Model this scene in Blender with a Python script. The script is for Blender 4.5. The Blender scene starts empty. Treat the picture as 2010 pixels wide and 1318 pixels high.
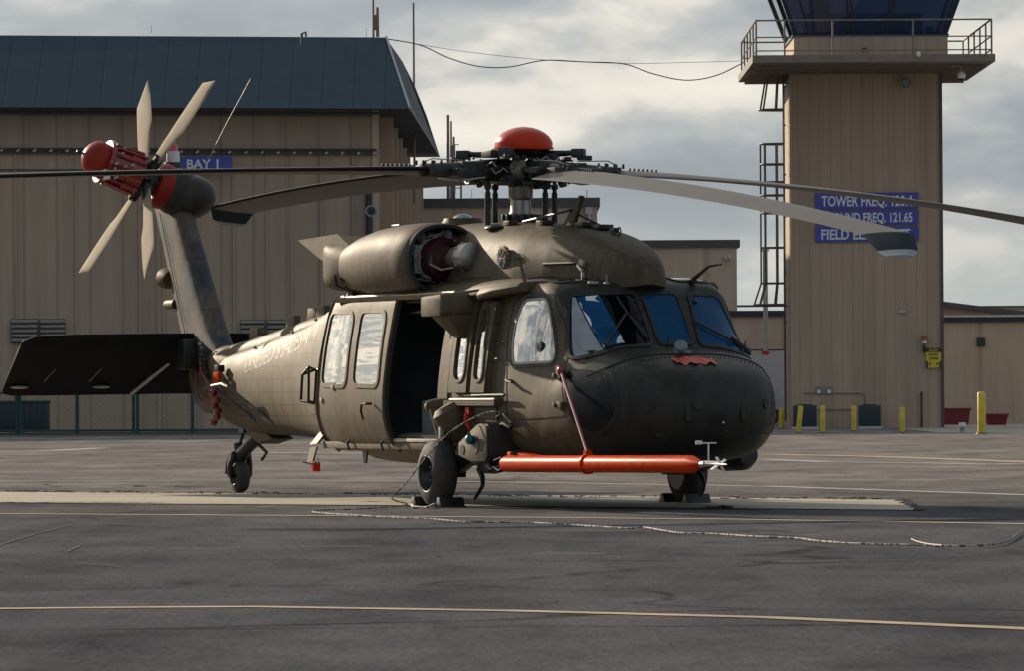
import bpy, bmesh, math, random
from math import sin, cos, pi, radians, sqrt, atan2
from mathutils import Vector, Matrix, noise as mn
random.seed(7)
S = bpy.context.scene
COL = S.collection
# ------------------------------------------------------------------ camera
YAW, PIT, ROL = radians(155.94499), radians(0.54534), radians(-0.36562)
CAMX, CAMY, CAMZ = 48.22643, -23.60867, 1.15150
FPX = 11222.1
cd = bpy.data.cameras.new('camera'); cam = bpy.data.objects.new('camera', cd); COL.objects.link(cam)
D_ = Vector((0, cos(PIT), sin(PIT))); R_ = Vector((1, 0, 0)); U_ = R_.cross(D_)
RR = R_*cos(ROL)+U_*sin(ROL); UU = -R_*sin(ROL)+U_*cos(ROL)
cam.matrix_world = Matrix(((RR.x, UU.x, -D_.x, 0), (RR.y, UU.y, -D_.y, 0), (RR.z, UU.z, -D_.z, CAMZ), (0, 0, 0, 1)))
cd.sensor_width = 36; cd.lens = FPX/2010*36; cd.clip_start = 1; cd.clip_end = 6000
S.camera = cam
# ------------------------------------------------------------------ light
SUN_EL = radians(19.5); SUN_T = radians(-53)        # SUN_T: compass angle (from +X) in which the light travels
tv = Vector((cos(SUN_T)*cos(SUN_EL), sin(SUN_T)*cos(SUN_EL), -sin(SUN_EL)))
sd = bpy.data.lights.new('sun', 'SUN'); sun = bpy.data.objects.new('sun', sd); COL.objects.link(sun)
sd.energy = 5.0; sd.angle = radians(0.6); sd.color = (1, .84, .64)
sun.rotation_euler = (-tv).to_track_quat('Z', 'Y').to_euler(); sun.location = (0, 40, 60)
W = bpy.data.worlds.new('World'); S.world = W; W.use_nodes = True
nt = W.node_tree; N = nt.nodes; L = nt.links; N.clear()
def wn(t, **k):
    n = N.new(t)
    for a, b in k.items(): setattr(n, a, b)
    return n
wo = wn('ShaderNodeOutputWorld'); mix = wn('ShaderNodeMixShader'); b1 = wn('ShaderNodeBackground'); b2 = wn('ShaderNodeBackground')
sky = wn('ShaderNodeTexSky', sky_type='NISHITA', sun_disc=False, sun_elevation=SUN_EL, dust_density=2.5)
sky.sun_rotation = math.atan2((-tv).x, (-tv).y)
L.new(sky.outputs[0], b1.inputs[0]); b1.inputs[1].default_value = 0.05
tc = wn('ShaderNodeTexCoord'); mp = wn('ShaderNodeMapping'); mp.inputs['Scale'].default_value = (17, 17, 42); mp.inputs['Location'].default_value = (20.1, 3.3, 6.4)
nz = wn('ShaderNodeTexNoise'); nz.inputs['Scale'].default_value = 1.0; nz.inputs['Detail'].default_value = 6; nz.inputs['Roughness'].default_value = .5; nz.inputs['Distortion'].default_value = .12
L.new(tc.outputs['Generated'], mp.inputs[0]); L.new(mp.outputs[0], nz.inputs[0])
cr = wn('ShaderNodeValToRGB'); e = cr.color_ramp.elements
e[0].position = .36; e[0].color = (.27, .32, .365, 1); e[1].position = .66; e[1].color = (.86, .81, .73, 1)
for p, c in ((.43, (.325, .37, .41, 1)), (.485, (.42, .455, .475, 1)), (.515, (.50, .515, .51, 1)), (.56, (.70, .68, .63, 1))):
    q = e.new(p); q.color = c
L.new(nz.outputs[0], cr.inputs[0])
sx = wn('ShaderNodeSeparateXYZ'); L.new(tc.outputs['Generated'], sx.inputs[0])
# towards the horizon the cloud deck thins to a pale greenish grey veil
mr = wn('ShaderNodeMapRange'); mr.inputs[1].default_value = .008; mr.inputs[2].default_value = .034; mr.inputs[3].default_value = 0.0; mr.inputs[4].default_value = 1.0
L.new(sx.outputs[2], mr.inputs[0])
mc = wn('ShaderNodeMixRGB'); mc.inputs[1].default_value = (.50, .55, .535, 1); L.new(mr.outputs[0], mc.inputs[0]); L.new(cr.outputs[0], mc.inputs[2])
# clouds are brightest around the sun and much dimmer overhead and on the far side
dt = wn('ShaderNodeVectorMath', operation='DOT_PRODUCT'); dt.inputs[1].default_value = tuple(-tv); L.new(tc.outputs['Generated'], dt.inputs[0])
m2 = wn('ShaderNodeMapRange'); m2.inputs[1].default_value = -1; m2.inputs[2].default_value = 1; L.new(dt.outputs['Value'], m2.inputs[0])
r2 = wn('ShaderNodeValToRGB'); e = r2.color_ramp.elements; e[0].position = 0; e[0].color = (.44, .47, .52, 1); e[1].position = 1; e[1].color = (1, .98, .93, 1)
for p, c in ((.5, (.29, .32, .37, 1)), (.72, (.21, .24, .28, 1)), (.80, (.36, .375, .39, 1)), (.875, (.545, .545, .545, 1)), (.925, (.62, .615, .605, 1)), (.955, (.9, .88, .84, 1))):
    q = e.new(p); q.color = c
L.new(m2.outputs[0], r2.inputs[0])
mm = wn('ShaderNodeMixRGB', blend_type='MULTIPLY'); mm.inputs[0].default_value = 1; L.new(mc.outputs[0], mm.inputs[1]); L.new(r2.outputs[0], mm.inputs[2])
L.new(mm.outputs[0], b2.inputs[0]); b2.inputs[1].default_value = 2.0
mix.inputs[0].default_value = .86
L.new(b1.outputs[0], mix.inputs[1]); L.new(b2.outputs[0], mix.inputs[2]); L.new(mix.outputs[0], wo.inputs[0])
S.view_settings.view_transform = 'Standard'; S.view_settings.look = 'None'; S.view_settings.exposure = 0.13; S.view_settings.gamma = 1
S.render.engine = 'CYCLES'; S.render.resolution_x = 1024; S.render.resolution_y = 672

# ------------------------------------------------------------------ pixel helpers (real depth always given)
def ray(px, py): return D_ + RR*((px-1005)/FPX) + UU*((659-py)/FPX)
def wp(px, py, Y):
    v = ray(px, py); t = Y/v.y; return Vector((v.x*t, Y, CAMZ+v.z*t))
def gp(px, py, z=0.0):
    v = ray(px, py); t = (z-CAMZ)/v.z; return Vector((v.x*t, v.y*t, z))

# ------------------------------------------------------------------ materials
def mat(name, base, rough=.6, metal=0, var=.0, vs=3.0, bump=0, bs=20, spec=.5, coat=0, var2=None, stretch=None, emit=None, tint=None):
    m = bpy.data.materials.new(name); m.use_nodes = True; t = m.node_tree; n = t.nodes; l = t.links
    p = n['Principled BSDF']; p.inputs['Roughness'].default_value = rough; p.inputs['Metallic'].default_value = metal
    p.inputs['Base Color'].default_value = (*base, 1); p.inputs['Specular IOR Level'].default_value = spec
    if tint: p.inputs['Specular Tint'].default_value = (*tint, 1)
    if coat: p.inputs['Coat Weight'].default_value = coat; p.inputs['Coat Roughness'].default_value = .08
    if emit: p.inputs['Emission Color'].default_value = (*emit[:3], 1); p.inputs['Emission Strength'].default_value = emit[3]
    if var or bump:
        c = n.new('ShaderNodeTexCoord'); mpn = n.new('ShaderNodeMapping'); l.new(c.outputs['Object'], mpn.inputs[0])
        if stretch: mpn.inputs['Scale'].default_value = stretch
    if var:
        z = n.new('ShaderNodeTexNoise'); z.inputs['Scale'].default_value = vs; z.inputs['Detail'].default_value = 8; z.inputs['Roughness'].default_value = .6
        l.new(mpn.outputs[0], z.inputs[0])
        r = n.new('ShaderNodeValToRGB'); r.color_ramp.elements[0].position = .3; r.color_ramp.elements[1].position = .72
        v2 = var2 or tuple(min(1, x*(1+var)) for x in base)
        r.color_ramp.elements[0].color = (*[x*(1-var) for x in base], 1); r.color_ramp.elements[1].color = (*v2, 1)
        l.new(z.outputs[0], r.inputs[0]); l.new(r.outputs[0], p.inputs['Base Color'])
        mrr = n.new('ShaderNodeMapRange'); mrr.inputs[3].default_value = max(.03, rough-.12); mrr.inputs[4].default_value = min(1, rough+.12)
        l.new(z.outputs[0], mrr.inputs[0]); l.new(mrr.outputs[0], p.inputs['Roughness'])
    if bump:
        z2 = n.new('ShaderNodeTexNoise'); z2.inputs['Scale'].default_value = bs; z2.inputs['Detail'].default_value = 5; l.new(mpn.outputs[0], z2.inputs[0])
        b = n.new('ShaderNodeBump'); b.inputs['Strength'].default_value = bump; b.inputs['Distance'].default_value = .02; l.new(z2.outputs[0], b.inputs['Height']); l.new(b.outputs[0], p.inputs['Normal'])
    return m

def hull_mat(name, base, xs=(), zs=(), var=.16, rough=.6):
    """olive paint with riveted panel seams (object space) and grime"""
    m = mat(name, base, rough, var=var, vs=2.2, bump=.0, spec=.24)
    t = m.node_tree; n = t.nodes; l = t.links; p = n['Principled BSDF']
    ramp = [k for k in n if k.bl_idname == 'ShaderNodeValToRGB'][0]
    c = n.new('ShaderNodeTexCoord'); s = n.new('ShaderNodeSeparateXYZ'); l.new(c.outputs['Object'], s.inputs[0])
    def mth(op, a, b=None):
        k = n.new('ShaderNodeMath'); k.operation = op
        for i, v in enumerate((a, b)):
            if v is None: continue
            if isinstance(v, (int, float)): k.inputs[i].default_value = v
            else: l.new(v, k.inputs[i])
        return k.outputs[0]
    tot = None
    def seam(coord, v, wdt=.007, lo=None, hi=None, oc=None):
        nonlocal tot
        o = mth('LESS_THAN', mth('ABSOLUTE', mth('SUBTRACT', coord, v)), wdt)
        if lo is not None: o = mth('MULTIPLY', o, mth('MULTIPLY', mth('GREATER_THAN', oc, lo), mth('LESS_THAN', oc, hi)))
        tot = o if tot is None else mth('MAXIMUM', tot, o)
    for it in xs:
        if isinstance(it, tuple): seam(s.outputs[0], it[0], .007, it[1], it[2], s.outputs[2])
        else: seam(s.outputs[0], it)
    for it in zs:
        if isinstance(it, tuple): seam(s.outputs[2], it[0], .005, it[1], it[2], s.outputs[0])
        else: seam(s.outputs[2], it, .005)
    # rivet rows beside the frames
    if tot is not None:
        fx = mth('ABSOLUTE', mth('SUBTRACT', mth('FRACT', mth('MULTIPLY', s.outputs[2], 22)), .5))
        riv = None
        for it in xs[:10]:
            v = it[0] if isinstance(it, tuple) else it
            o = mth('LESS_THAN', mth('ABSOLUTE', mth('SUBTRACT', s.outputs[0], v+.03)), .006)
            riv = o if riv is None else mth('MAXIMUM', riv, o)
        riv = mth('MULTIPLY', riv if riv is not None else 0.0, mth('LESS_THAN', fx, .16))
        allm = mth('MAXIMUM', mth('MULTIPLY', tot, .8), mth('MULTIPLY', riv, .7))
        mx = n.new('ShaderNodeMixRGB'); mx.inputs[2].default_value = (base[0]*.25, base[1]*.25, base[2]*.25, 1)
        l.new(allm, mx.inputs[0]); l.new(ramp.outputs[0], mx.inputs[1])
        last = mx
    else: last = ramp
    # vertical streaks of grime and worn chalky patches
    mp2 = n.new('ShaderNodeMapping'); mp2.inputs['Scale'].default_value = (9, 9, 1.1); l.new(c.outputs['Object'], mp2.inputs[0])
    z = n.new('ShaderNodeTexNoise'); z.inputs['Scale'].default_value = 1.4; z.inputs['Detail'].default_value = 6; l.new(mp2.outputs[0], z.inputs[0])
    r2 = n.new('ShaderNodeValToRGB'); r2.color_ramp.elements[0].position = .35; r2.color_ramp.elements[1].position = .75
    r2.color_ramp.elements[0].color = (.70, .70, .71, 1); r2.color_ramp.elements[1].color = (1.2, 1.17, 1.12, 1); l.new(z.outputs[0], r2.inputs[0])
    mu = n.new('ShaderNodeMixRGB'); mu.blend_type = 'MULTIPLY'; mu.inputs[0].default_value = 1; l.new(last.outputs[0], mu.inputs[1]); l.new(r2.outputs[0], mu.inputs[2])
    l.new(mu.outputs[0], p.inputs['Base Color'])
    z3 = n.new('ShaderNodeTexNoise'); z3.inputs['Scale'].default_value = 2.6; z3.inputs['Detail'].default_value = 3; l.new(c.outputs['Object'], z3.inputs[0])
    b = n.new('ShaderNodeBump'); b.inputs['Strength'].default_value = .35; b.inputs['Distance'].default_value = .02; l.new(z3.outputs[0], b.inputs['Height'])
    l.new(b.outputs[0], p.inputs['Normal'])
    return m

def glass_mat(name, tint, refl=.35, rough=.03, wave=.0, trans=0, ws=(1.2, 1.2, 9)):
    m = bpy.data.materials.new(name); m.use_nodes = True; t = m.node_tree; n = t.nodes; l = t.links; n.clear()
    o = n.new('ShaderNodeOutputMaterial'); mx = n.new('ShaderNodeMixShader'); g = n.new('ShaderNodeBsdfGlossy'); g.inputs['Roughness'].default_value = rough
    if trans:
        a = n.new('ShaderNodeMixShader'); tr = n.new('ShaderNodeBsdfTransparent'); tr.inputs[0].default_value = (*[min(1, .25+x*2.2) for x in tint], 1)
        di = n.new('ShaderNodeBsdfDiffuse'); di.inputs[0].default_value = (*tint, 1); a.inputs[0].default_value = trans
        l.new(di.outputs[0], a.inputs[1]); l.new(tr.outputs[0], a.inputs[2])
    else:
        a = n.new('ShaderNodeBsdfDiffuse'); a.inputs[0].default_value = (*tint, 1)
    f = n.new('ShaderNodeFresnel'); f.inputs[0].default_value = 1.5
    ad = n.new('ShaderNodeMath'); ad.operation = 'ADD'; ad.use_clamp = True; ad.inputs[1].default_value = refl; l.new(f.outputs[0], ad.inputs[0])
    l.new(ad.outputs[0], mx.inputs[0]); l.new(a.outputs[0], mx.inputs[1]); l.new(g.outputs[0], mx.inputs[2]); l.new(mx.outputs[0], o.inputs[0])
    if wave:
        c = n.new('ShaderNodeTexCoord'); mpn = n.new('ShaderNodeMapping'); mpn.inputs['Scale'].default_value = ws; l.new(c.outputs['Object'], mpn.inputs[0])
        z = n.new('ShaderNodeTexNoise'); z.inputs['Scale'].default_value = 1.3; z.inputs['Detail'].default_value = 2; l.new(mpn.outputs[0], z.inputs[0])
        b = n.new('ShaderNodeBump'); b.inputs['Strength'].default_value = wave; b.inputs['Distance'].default_value = .03; l.new(z.outputs[0], b.inputs['Height']); l.new(b.outputs[0], g.inputs['Normal'])
    return m

OL = (.112, .086, .053)
XS = [-.55, (-2.48, .5, 2.1), -3.80, -4.85, -6.9, -7.6, -8.35, -9.1, -9.95, -10.8, -11.6]
ZS = [(.86, -3.0, -1.2), (1.62, -2.9, -2.5), (1.8, -2.9, -2.5), (1.42, -2.9, -2.5), (1.0, -12, -6.7), (1.14, -12, -6.7), (1.28, -12, -6.7), (1.42, -12, -6.7), (1.55, -11, -6.7), (1.68, -10, -6.7), (.88, -11.5, -6.7), (.77, -11, -6.7)]
M = {}
M['hull'] = hull_mat('olive_paint', OL, XS, ZS)
M['olive'] = hull_mat('olive_paint_plain', (.112, .087, .055))
M['cowl'] = hull_mat('olive_paint_cowling', (.112, .086, .055), [-2.2, -3.05, -5.55])
M['blade'] = mat('rotor_blade_paint', (.085, .077, .066), .5, var=.25, vs=4, stretch=(.6, 6, 6))
M['tblade'] = mat('tail_blade_paint', (.30, .25, .185), .75, var=.16, vs=5, spec=.08)
M['nose'] = hull_mat('dark_nose_and_shade_paint', (.040, .038, .033), rough=.42)
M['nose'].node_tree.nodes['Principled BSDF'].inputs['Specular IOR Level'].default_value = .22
M['capdark'] = mat('tip_cap_paint', (.010, .020, .030), .7, var=.2, vs=4, spec=.08)
M['stab'] = mat('black_stabiliser_paint', (.009, .010, .012), .7, var=.3, vs=4, spec=.1)
M['black'] = mat('black_metal', (.012, .013, .014), .45, var=.3, vs=12)
M['rubber'] = mat('tyre_rubber', (.050, .044, .038), .8, var=.35, vs=9, bump=.3, bs=60)
M['seal'] = mat('black_window_seal', (.012, .012, .012), .6)
M['steel'] = mat('worn_bare_steel', (.34, .32, .30), .38, .8, var=.35, vs=9)
M['alu'] = mat('bare_aluminium', (.36, .35, .32), .6, .4, var=.25, vs=7)
M['dark'] = mat('dark_hub_metal', (.022, .026, .028), .42, .4, var=.5, vs=10, var2=(.06, .065, .065))
M['red'] = mat('glossy_red_paint', (.50, .028, .012), .33, var=.14, vs=3, spec=.5, tint=(1, .5, .35))
M['darkred'] = mat('dark_red_paint', (.20, .009, .008), .28, var=.2, vs=6, coat=.6)
M['darkred2'] = mat('red_cover_paint', (.26, .016, .012), .4, var=.35, vs=5, spec=.4, tint=(1, .6, .5))
M['orange'] = mat('orange_red_paint', (.52, .034, .001), .4, var=.2, var2=(.60, .052, .003), vs=7, spec=.05, tint=(1, .3, .06))
M['maroon'] = mat('maroon_cover', (.045, .008, .010), .5, var=.3, vs=9)
M['inner'] = mat('cabin_lining', (.09, .12, .13), .8, var=.25, vs=4)
M['door_glass'] = glass_mat('side_window_plexiglass', (.5, .5, .46), .40, .03, .22, trans=.85, ws=(.55, .55, 4.2))
M['gun_glass'] = glass_mat('gunner_window_plexiglass', (.06, .065, .06), .55, .02, .4, ws=(1, 1, 5))
M['cock_glass'] = glass_mat('cockpit_side_plexiglass', (.05, .055, .055), .36, .02, .22, trans=.45, ws=(2.2, 1.5, .9))
M['wind'] = glass_mat('windshield_glass', (.004, .10, .25), -.035, .2, .0, trans=.40)
M['clearw'] = glass_mat('windshield_clear_glass', (.006, .009, .010), -.025, .05, .0, trans=.6)
M['shade'] = mat('pale_sun_blind', (.30, .33, .36), .85, var=.25, vs=5)
M['chin'] = glass_mat('chin_plexiglass', (.014, .016, .018), .0, .22, .0, trans=.7)
M['white'] = mat('white_paint', (.72, .71, .68), .5, var=.08, vs=5)
M['grey'] = mat('grey_box_metal', (.23, .26, .27), .5, var=.25, vs=8)
M['glassred'] = mat('red_beacon_lens', (.5, .01, .012), .15, coat=1)
M['lens'] = mat('clear_lamp_lens', (.6, .6, .6), .08, coat=1)
M['seat'] = mat('grey_seat_cloth', (.22, .23, .21), .9, var=.3, vs=14)
M['pale_sheet'] = mat('pale_cloth_and_reflection', (.72, .69, .60), .9, var=.2, vs=12)
M['yellowcloth'] = mat('yellow_vest_cloth', (.6, .58, .08), .8, var=.1)
M['letter'] = mat('faded_lettering', (.20, .165, .12), .6)

# ------------------------------------------------------------------ mesh builder
class MB:
    def __init__(s): s.v = []; s.f = []; s.m = []; s.mi = 0
    def add(s, vs, fs):
        o = len(s.v); s.v += [tuple(v) for v in vs]; s.f += [tuple(i+o for i in f) for f in fs]; s.m += [s.mi]*len(fs); return s
    def box(s, c, d, R=None, taper=1.0):
        vs = []
        for z in (-1, 1):
            k = taper if z > 0 else 1
            for x, y in ((-1, -1), (1, -1), (1, 1), (-1, 1)):
                p = Vector((x*d[0]/2*k, y*d[1]/2*k, z*d[2]/2))
                if R: p = R @ p
                vs.append(p+Vector(c))
        return s.add(vs, [(0, 3, 2, 1), (4, 5, 6, 7), (0, 1, 5, 4), (1, 2, 6, 5), (2, 3, 7, 6), (3, 0, 4, 7)])
    def bb(s, a, b):
        return s.box([(a[i]+b[i])/2 for i in range(3)], [abs(b[i]-a[i]) for i in range(3)])
    def cyl(s, a, b, r0, r1=None, n=16, caps=True):
        return s.lathe(a, b, [(0, r0), (1, r0 if r1 is None else r1)], n, caps)
    def lathe(s, a, b, prof, n=24, caps=True, squash=None):
        a = Vector(a); b = Vector(b); d = b-a; ln = d.length; dn = d.normalized()
        up = Vector((0, 0, 1)) if abs(dn.z) < .95 else Vector((1, 0, 0))
        e1 = dn.cross(up).normalized(); e2 = e1.cross(dn)
        vs = []; fs = []
        for t, r in prof:
            for k in range(n):
                an = 2*pi*k/n; q = e1*cos(an)*r+e2*sin(an)*r*(squash or 1)
                vs.append(a+d*t+q)
        for i in range(len(prof)-1):
            for k in range(n):
                k2 = (k+1) % n; fs.append((i*n+k, i*n+k2, (i+1)*n+k2, (i+1)*n+k))
        if caps:
            fs.append(tuple(range(n))[::-1]); fs.append(tuple((len(prof)-1)*n+k for k in range(n)))
        return s.add(vs, fs)
    def tube(s, pts, r, n=8, rs=None):
        pts = [Vector(p) for p in pts]; vs = []; fs = []; prev = None
        for i, p in enumerate(pts):
            d = (pts[min(i+1, len(pts)-1)]-pts[max(i-1, 0)]).normalized()
            if prev is None:
                up = Vector((0, 0, 1)) if abs(d.z) < .9 else Vector((1, 0, 0)); e1 = d.cross(up).normalized()
            else: e1 = (prev-d*prev.dot(d)).normalized()
            prev = e1; e2 = d.cross(e1); rr = rs[i] if rs else r
            for k in range(n):
                an = 2*pi*k/n; vs.append(p+e1*cos(an)*rr+e2*sin(an)*rr)
        for i in range(len(pts)-1):
            for k in range(n):
                k2 = (k+1) % n; fs.append((i*n+k, i*n+k2, (i+1)*n+k2, (i+1)*n+k))
        fs.append(tuple(range(n))[::-1]); fs.append(tuple((len(pts)-1)*n+k for k in range(n)))
        return s.add(vs, fs)
    def prism(s, poly, a, b):
        """poly: list of 3D points (planar); a, b: offset vectors for both faces"""
        n = len(poly); a = Vector(a); b = Vector(b)
        vs = [Vector(p)+a for p in poly]+[Vector(p)+b for p in poly]
        fs = [tuple(range(n))[::-1], tuple(range(n, 2*n))]+[(i, (i+1) % n, n+(i+1) % n, n+i) for i in range(n)]
        return s.add(vs, fs)
    def loft(s, rings, caps=True, closed=True):
        n = len(rings[0]); vs = [p for r in rings for p in r]; fs = []
        for i in range(len(rings)-1):
            for k in range(n if closed else n-1):
                k2 = (k+1) % n; fs.append((i*n+k, i*n+k2, (i+1)*n+k2, (i+1)*n+k))
        if caps: fs.append(tuple(range(n))[::-1]); fs.append(tuple((len(rings)-1)*n+k for k in range(n)))
        return s.add(vs, fs)
    def ell(s, c, r, n=20, m=12, lo=-pi/2, hi=pi/2, R=None):
        rings = []
        for i in range(m+1):
            t = lo+(hi-lo)*i/m; rg = []
            for k in range(n):
                p = Vector((r[0]*cos(t)*cos(2*pi*k/n), r[1]*cos(t)*sin(2*pi*k/n), r[2]*sin(t)))
                if R: p = R @ p
                rg.append(p+Vector(c))
            rings.append(rg)
        return s.loft(rings)
    def build(s, name, material, parent=None, bevel=0, ang=35, off=True, smooth=True):
        me = bpy.data.meshes.new(name); bm = bmesh.new()
        vv = [bm.verts.new(v) for v in s.v]
        for f, mi in zip(s.f, s.m):
            if len(set(f)) < 3: continue
            try: q = bm.faces.new([vv[i] for i in f]); q.material_index = mi
            except ValueError: pass
        bmesh.ops.remove_doubles(bm, verts=bm.verts, dist=1e-5)
        bmesh.ops.recalc_face_normals(bm, faces=bm.faces)
        if bevel:
            es = [e for e in bm.edges if len(e.link_faces) == 2 and e.calc_face_angle(0) > radians(40)]
            bmesh.ops.bevel(bm, geom=es, offset=bevel, segments=2, affect='EDGES', profile=.6, clamp_overlap=True)
        if smooth:
            for f in bm.faces: f.smooth = True
            for e in bm.edges:
                if len(e.link_faces) == 2 and e.calc_face_angle(0) > radians(ang): e.smooth = False
        bm.to_mesh(me); bm.free()
        ob = bpy.data.objects.new(name, me); COL.objects.link(ob)
        for mm in (material if isinstance(material, (list, tuple)) else [material]): me.materials.append(mm)
        if parent is not None:
            ob.parent = parent
            if parent.get('heli'): ob.location = (3.43, 0, 0)
        return ob
def tag(o, label=None, cat=None, group=None, kind=None):
    for k, v in (('label', label), ('category', cat), ('group', group), ('kind', kind)):
        if v: o[k] = v
    return o
def empty(name, loc, rz=0):
    o = bpy.data.objects.new(name, None); COL.objects.link(o); o.location = loc; o.rotation_euler = (0, 0, rz); o.empty_display_size = .3; return o
def copy_tree(o, parent=None):
    c = o.copy(); COL.objects.link(c)
    if parent is not None: c.parent = parent
    for ch in list(o.children): copy_tree(ch, c)
    return c
def text_mesh(s, size=1.0, bold=0.0, sx=1.0, ext=.0):
    cu = bpy.data.curves.new('txt', 'FONT'); cu.body = s; cu.size = size; cu.extrude = ext; cu.offset = bold; cu.resolution_u = 3
    o = bpy.data.objects.new('txt', cu); COL.objects.link(o); dg = bpy.context.evaluated_depsgraph_get(); dg.update()
    me = bpy.data.meshes.new_from_object(o.evaluated_get(dg)); vs = [Vector((v.co.x*sx, v.co.y, v.co.z)) for v in me.vertices]; fs = [tuple(p.vertices) for p in me.polygons]
    bpy.data.objects.remove(o); bpy.data.curves.remove(cu); bpy.data.meshes.remove(me)
    return vs, fs
def Rz(a): return Matrix.Rotation(a, 3, 'Z')
def Rx(a): return Matrix.Rotation(a, 3, 'X')
def Ry(a): return Matrix.Rotation(a, 3, 'Y')

exec_parts = []
# ================================================================== SETTING
# ================================================================== HELICOPTER
# ================================================================== SETTING
M['asph'] = mat('asphalt', (.060, .058, .057), .72, var=.22, vs=.5, bump=.0, spec=.35)
def ground_mat():
    m = bpy.data.materials.new('worn_asphalt'); m.use_nodes = True; t = m.node_tree; n = t.nodes; l = t.links; p = n['Principled BSDF']
    c = n.new('ShaderNodeTexCoord')
    def noise(sc, stretch, det=6, rough=.6):
        mp = n.new('ShaderNodeMapping'); mp.inputs['Scale'].default_value = stretch; l.new(c.outputs['Object'], mp.inputs[0])
        z = n.new('ShaderNodeTexNoise'); z.inputs['Scale'].default_value = sc; z.inputs['Detail'].default_value = det; z.inputs['Roughness'].default_value = rough; l.new(mp.outputs[0], z.inputs[0]); return z.outputs[0]
    def ramp(src, stops):
        r = n.new('ShaderNodeValToRGB'); e = r.color_ramp.elements; e[0].position = stops[0][0]; e[0].color = (*stops[0][1], 1); e[1].position = stops[-1][0]; e[1].color = (*stops[-1][1], 1)
        for a, b in stops[1:-1]: q = e.new(a); q.color = (*b, 1)
        l.new(src, r.inputs[0]); return r.outputs[0]
    def mul(a, b, f=1):
        k = n.new('ShaderNodeMixRGB'); k.blend_type = 'MULTIPLY'; k.inputs[0].default_value = f; l.new(a, k.inputs[1]); l.new(b, k.inputs[2]); return k.outputs[0]
    base = ramp(noise(.35, (1, .35, 1)), [(.3, (.076, .073, .072)), (.5, (.091, .087, .084)), (.72, (.112, .106, .101))])
    streak = ramp(noise(.9, (.8, .30, 1), 8, .62), [(.30, (.62, .63, .66)), (.5, (.98, .98, .99)), (.72, (1.32, 1.29, 1.24))])
    fine = ramp(noise(30, (1, .12, 1), 4, .8), [(.25, (.72, .72, .72)), (.5, (1, 1, 1)), (.8, (1.4, 1.38, 1.34))])
    # asphalt paler with distance: low-angle sheen painted into the colour
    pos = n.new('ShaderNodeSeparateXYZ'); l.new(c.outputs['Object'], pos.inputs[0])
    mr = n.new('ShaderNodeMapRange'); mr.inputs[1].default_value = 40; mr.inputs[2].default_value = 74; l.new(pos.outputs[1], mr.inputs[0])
    far_sheen = ramp(mr.outputs[0], [(0, (1.16, 1.21, 1.36)), (.30, (1.30, 1.34, 1.45)), (.6, (1.80, 1.80, 1.82)), (1, (2.40, 2.34, 2.28))])
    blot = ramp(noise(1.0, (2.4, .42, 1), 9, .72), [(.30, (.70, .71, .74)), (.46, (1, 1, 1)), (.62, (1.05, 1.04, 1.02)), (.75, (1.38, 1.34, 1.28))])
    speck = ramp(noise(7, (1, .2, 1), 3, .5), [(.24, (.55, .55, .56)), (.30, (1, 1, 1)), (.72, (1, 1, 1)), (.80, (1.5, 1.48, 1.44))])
    col = mul(mul(mul(mul(mul(base, streak), fine), blot), speck), far_sheen)
    # hairline cracks
    mp = n.new('ShaderNodeMapping'); mp.inputs['Scale'].default_value = (.10, .17, 1); l.new(c.outputs['Object'], mp.inputs[0])
    dz = n.new('ShaderNodeTexNoise'); dz.inputs['Scale'].default_value = 3; dz.inputs['Detail'].default_value = 6; l.new(mp.outputs[0], dz.inputs[0])
    va = n.new('ShaderNodeVectorMath'); va.operation = 'MULTIPLY_ADD'; va.inputs[1].default_value = (.35, .35, 0); l.new(dz.outputs[1], va.inputs[0]); l.new(mp.outputs[0], va.inputs[2])
    v = n.new('ShaderNodeTexVoronoi'); v.feature = 'DISTANCE_TO_EDGE'; v.inputs['Scale'].default_value = 1.0; l.new(va.outputs[0], v.inputs[0])
    crk = ramp(v.outputs[0], [(.0, (.5, .5, .5)), (.004, (.7, .7, .7)), (.009, (1, 1, 1))])
    col = mul(col, crk)
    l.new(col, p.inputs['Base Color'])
    p.inputs['Roughness'].default_value = .95; p.inputs['Specular IOR Level'].default_value = .0
    z = noise(55, (1, 1, 1), 4, .7); b = n.new('ShaderNodeBump'); b.inputs['Strength'].default_value = .5; b.inputs['Distance'].default_value = .012; l.new(z, b.inputs['Height']); l.new(b.outputs[0], p.inputs['Normal'])
    return m
M['ground'] = ground_mat()
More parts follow.
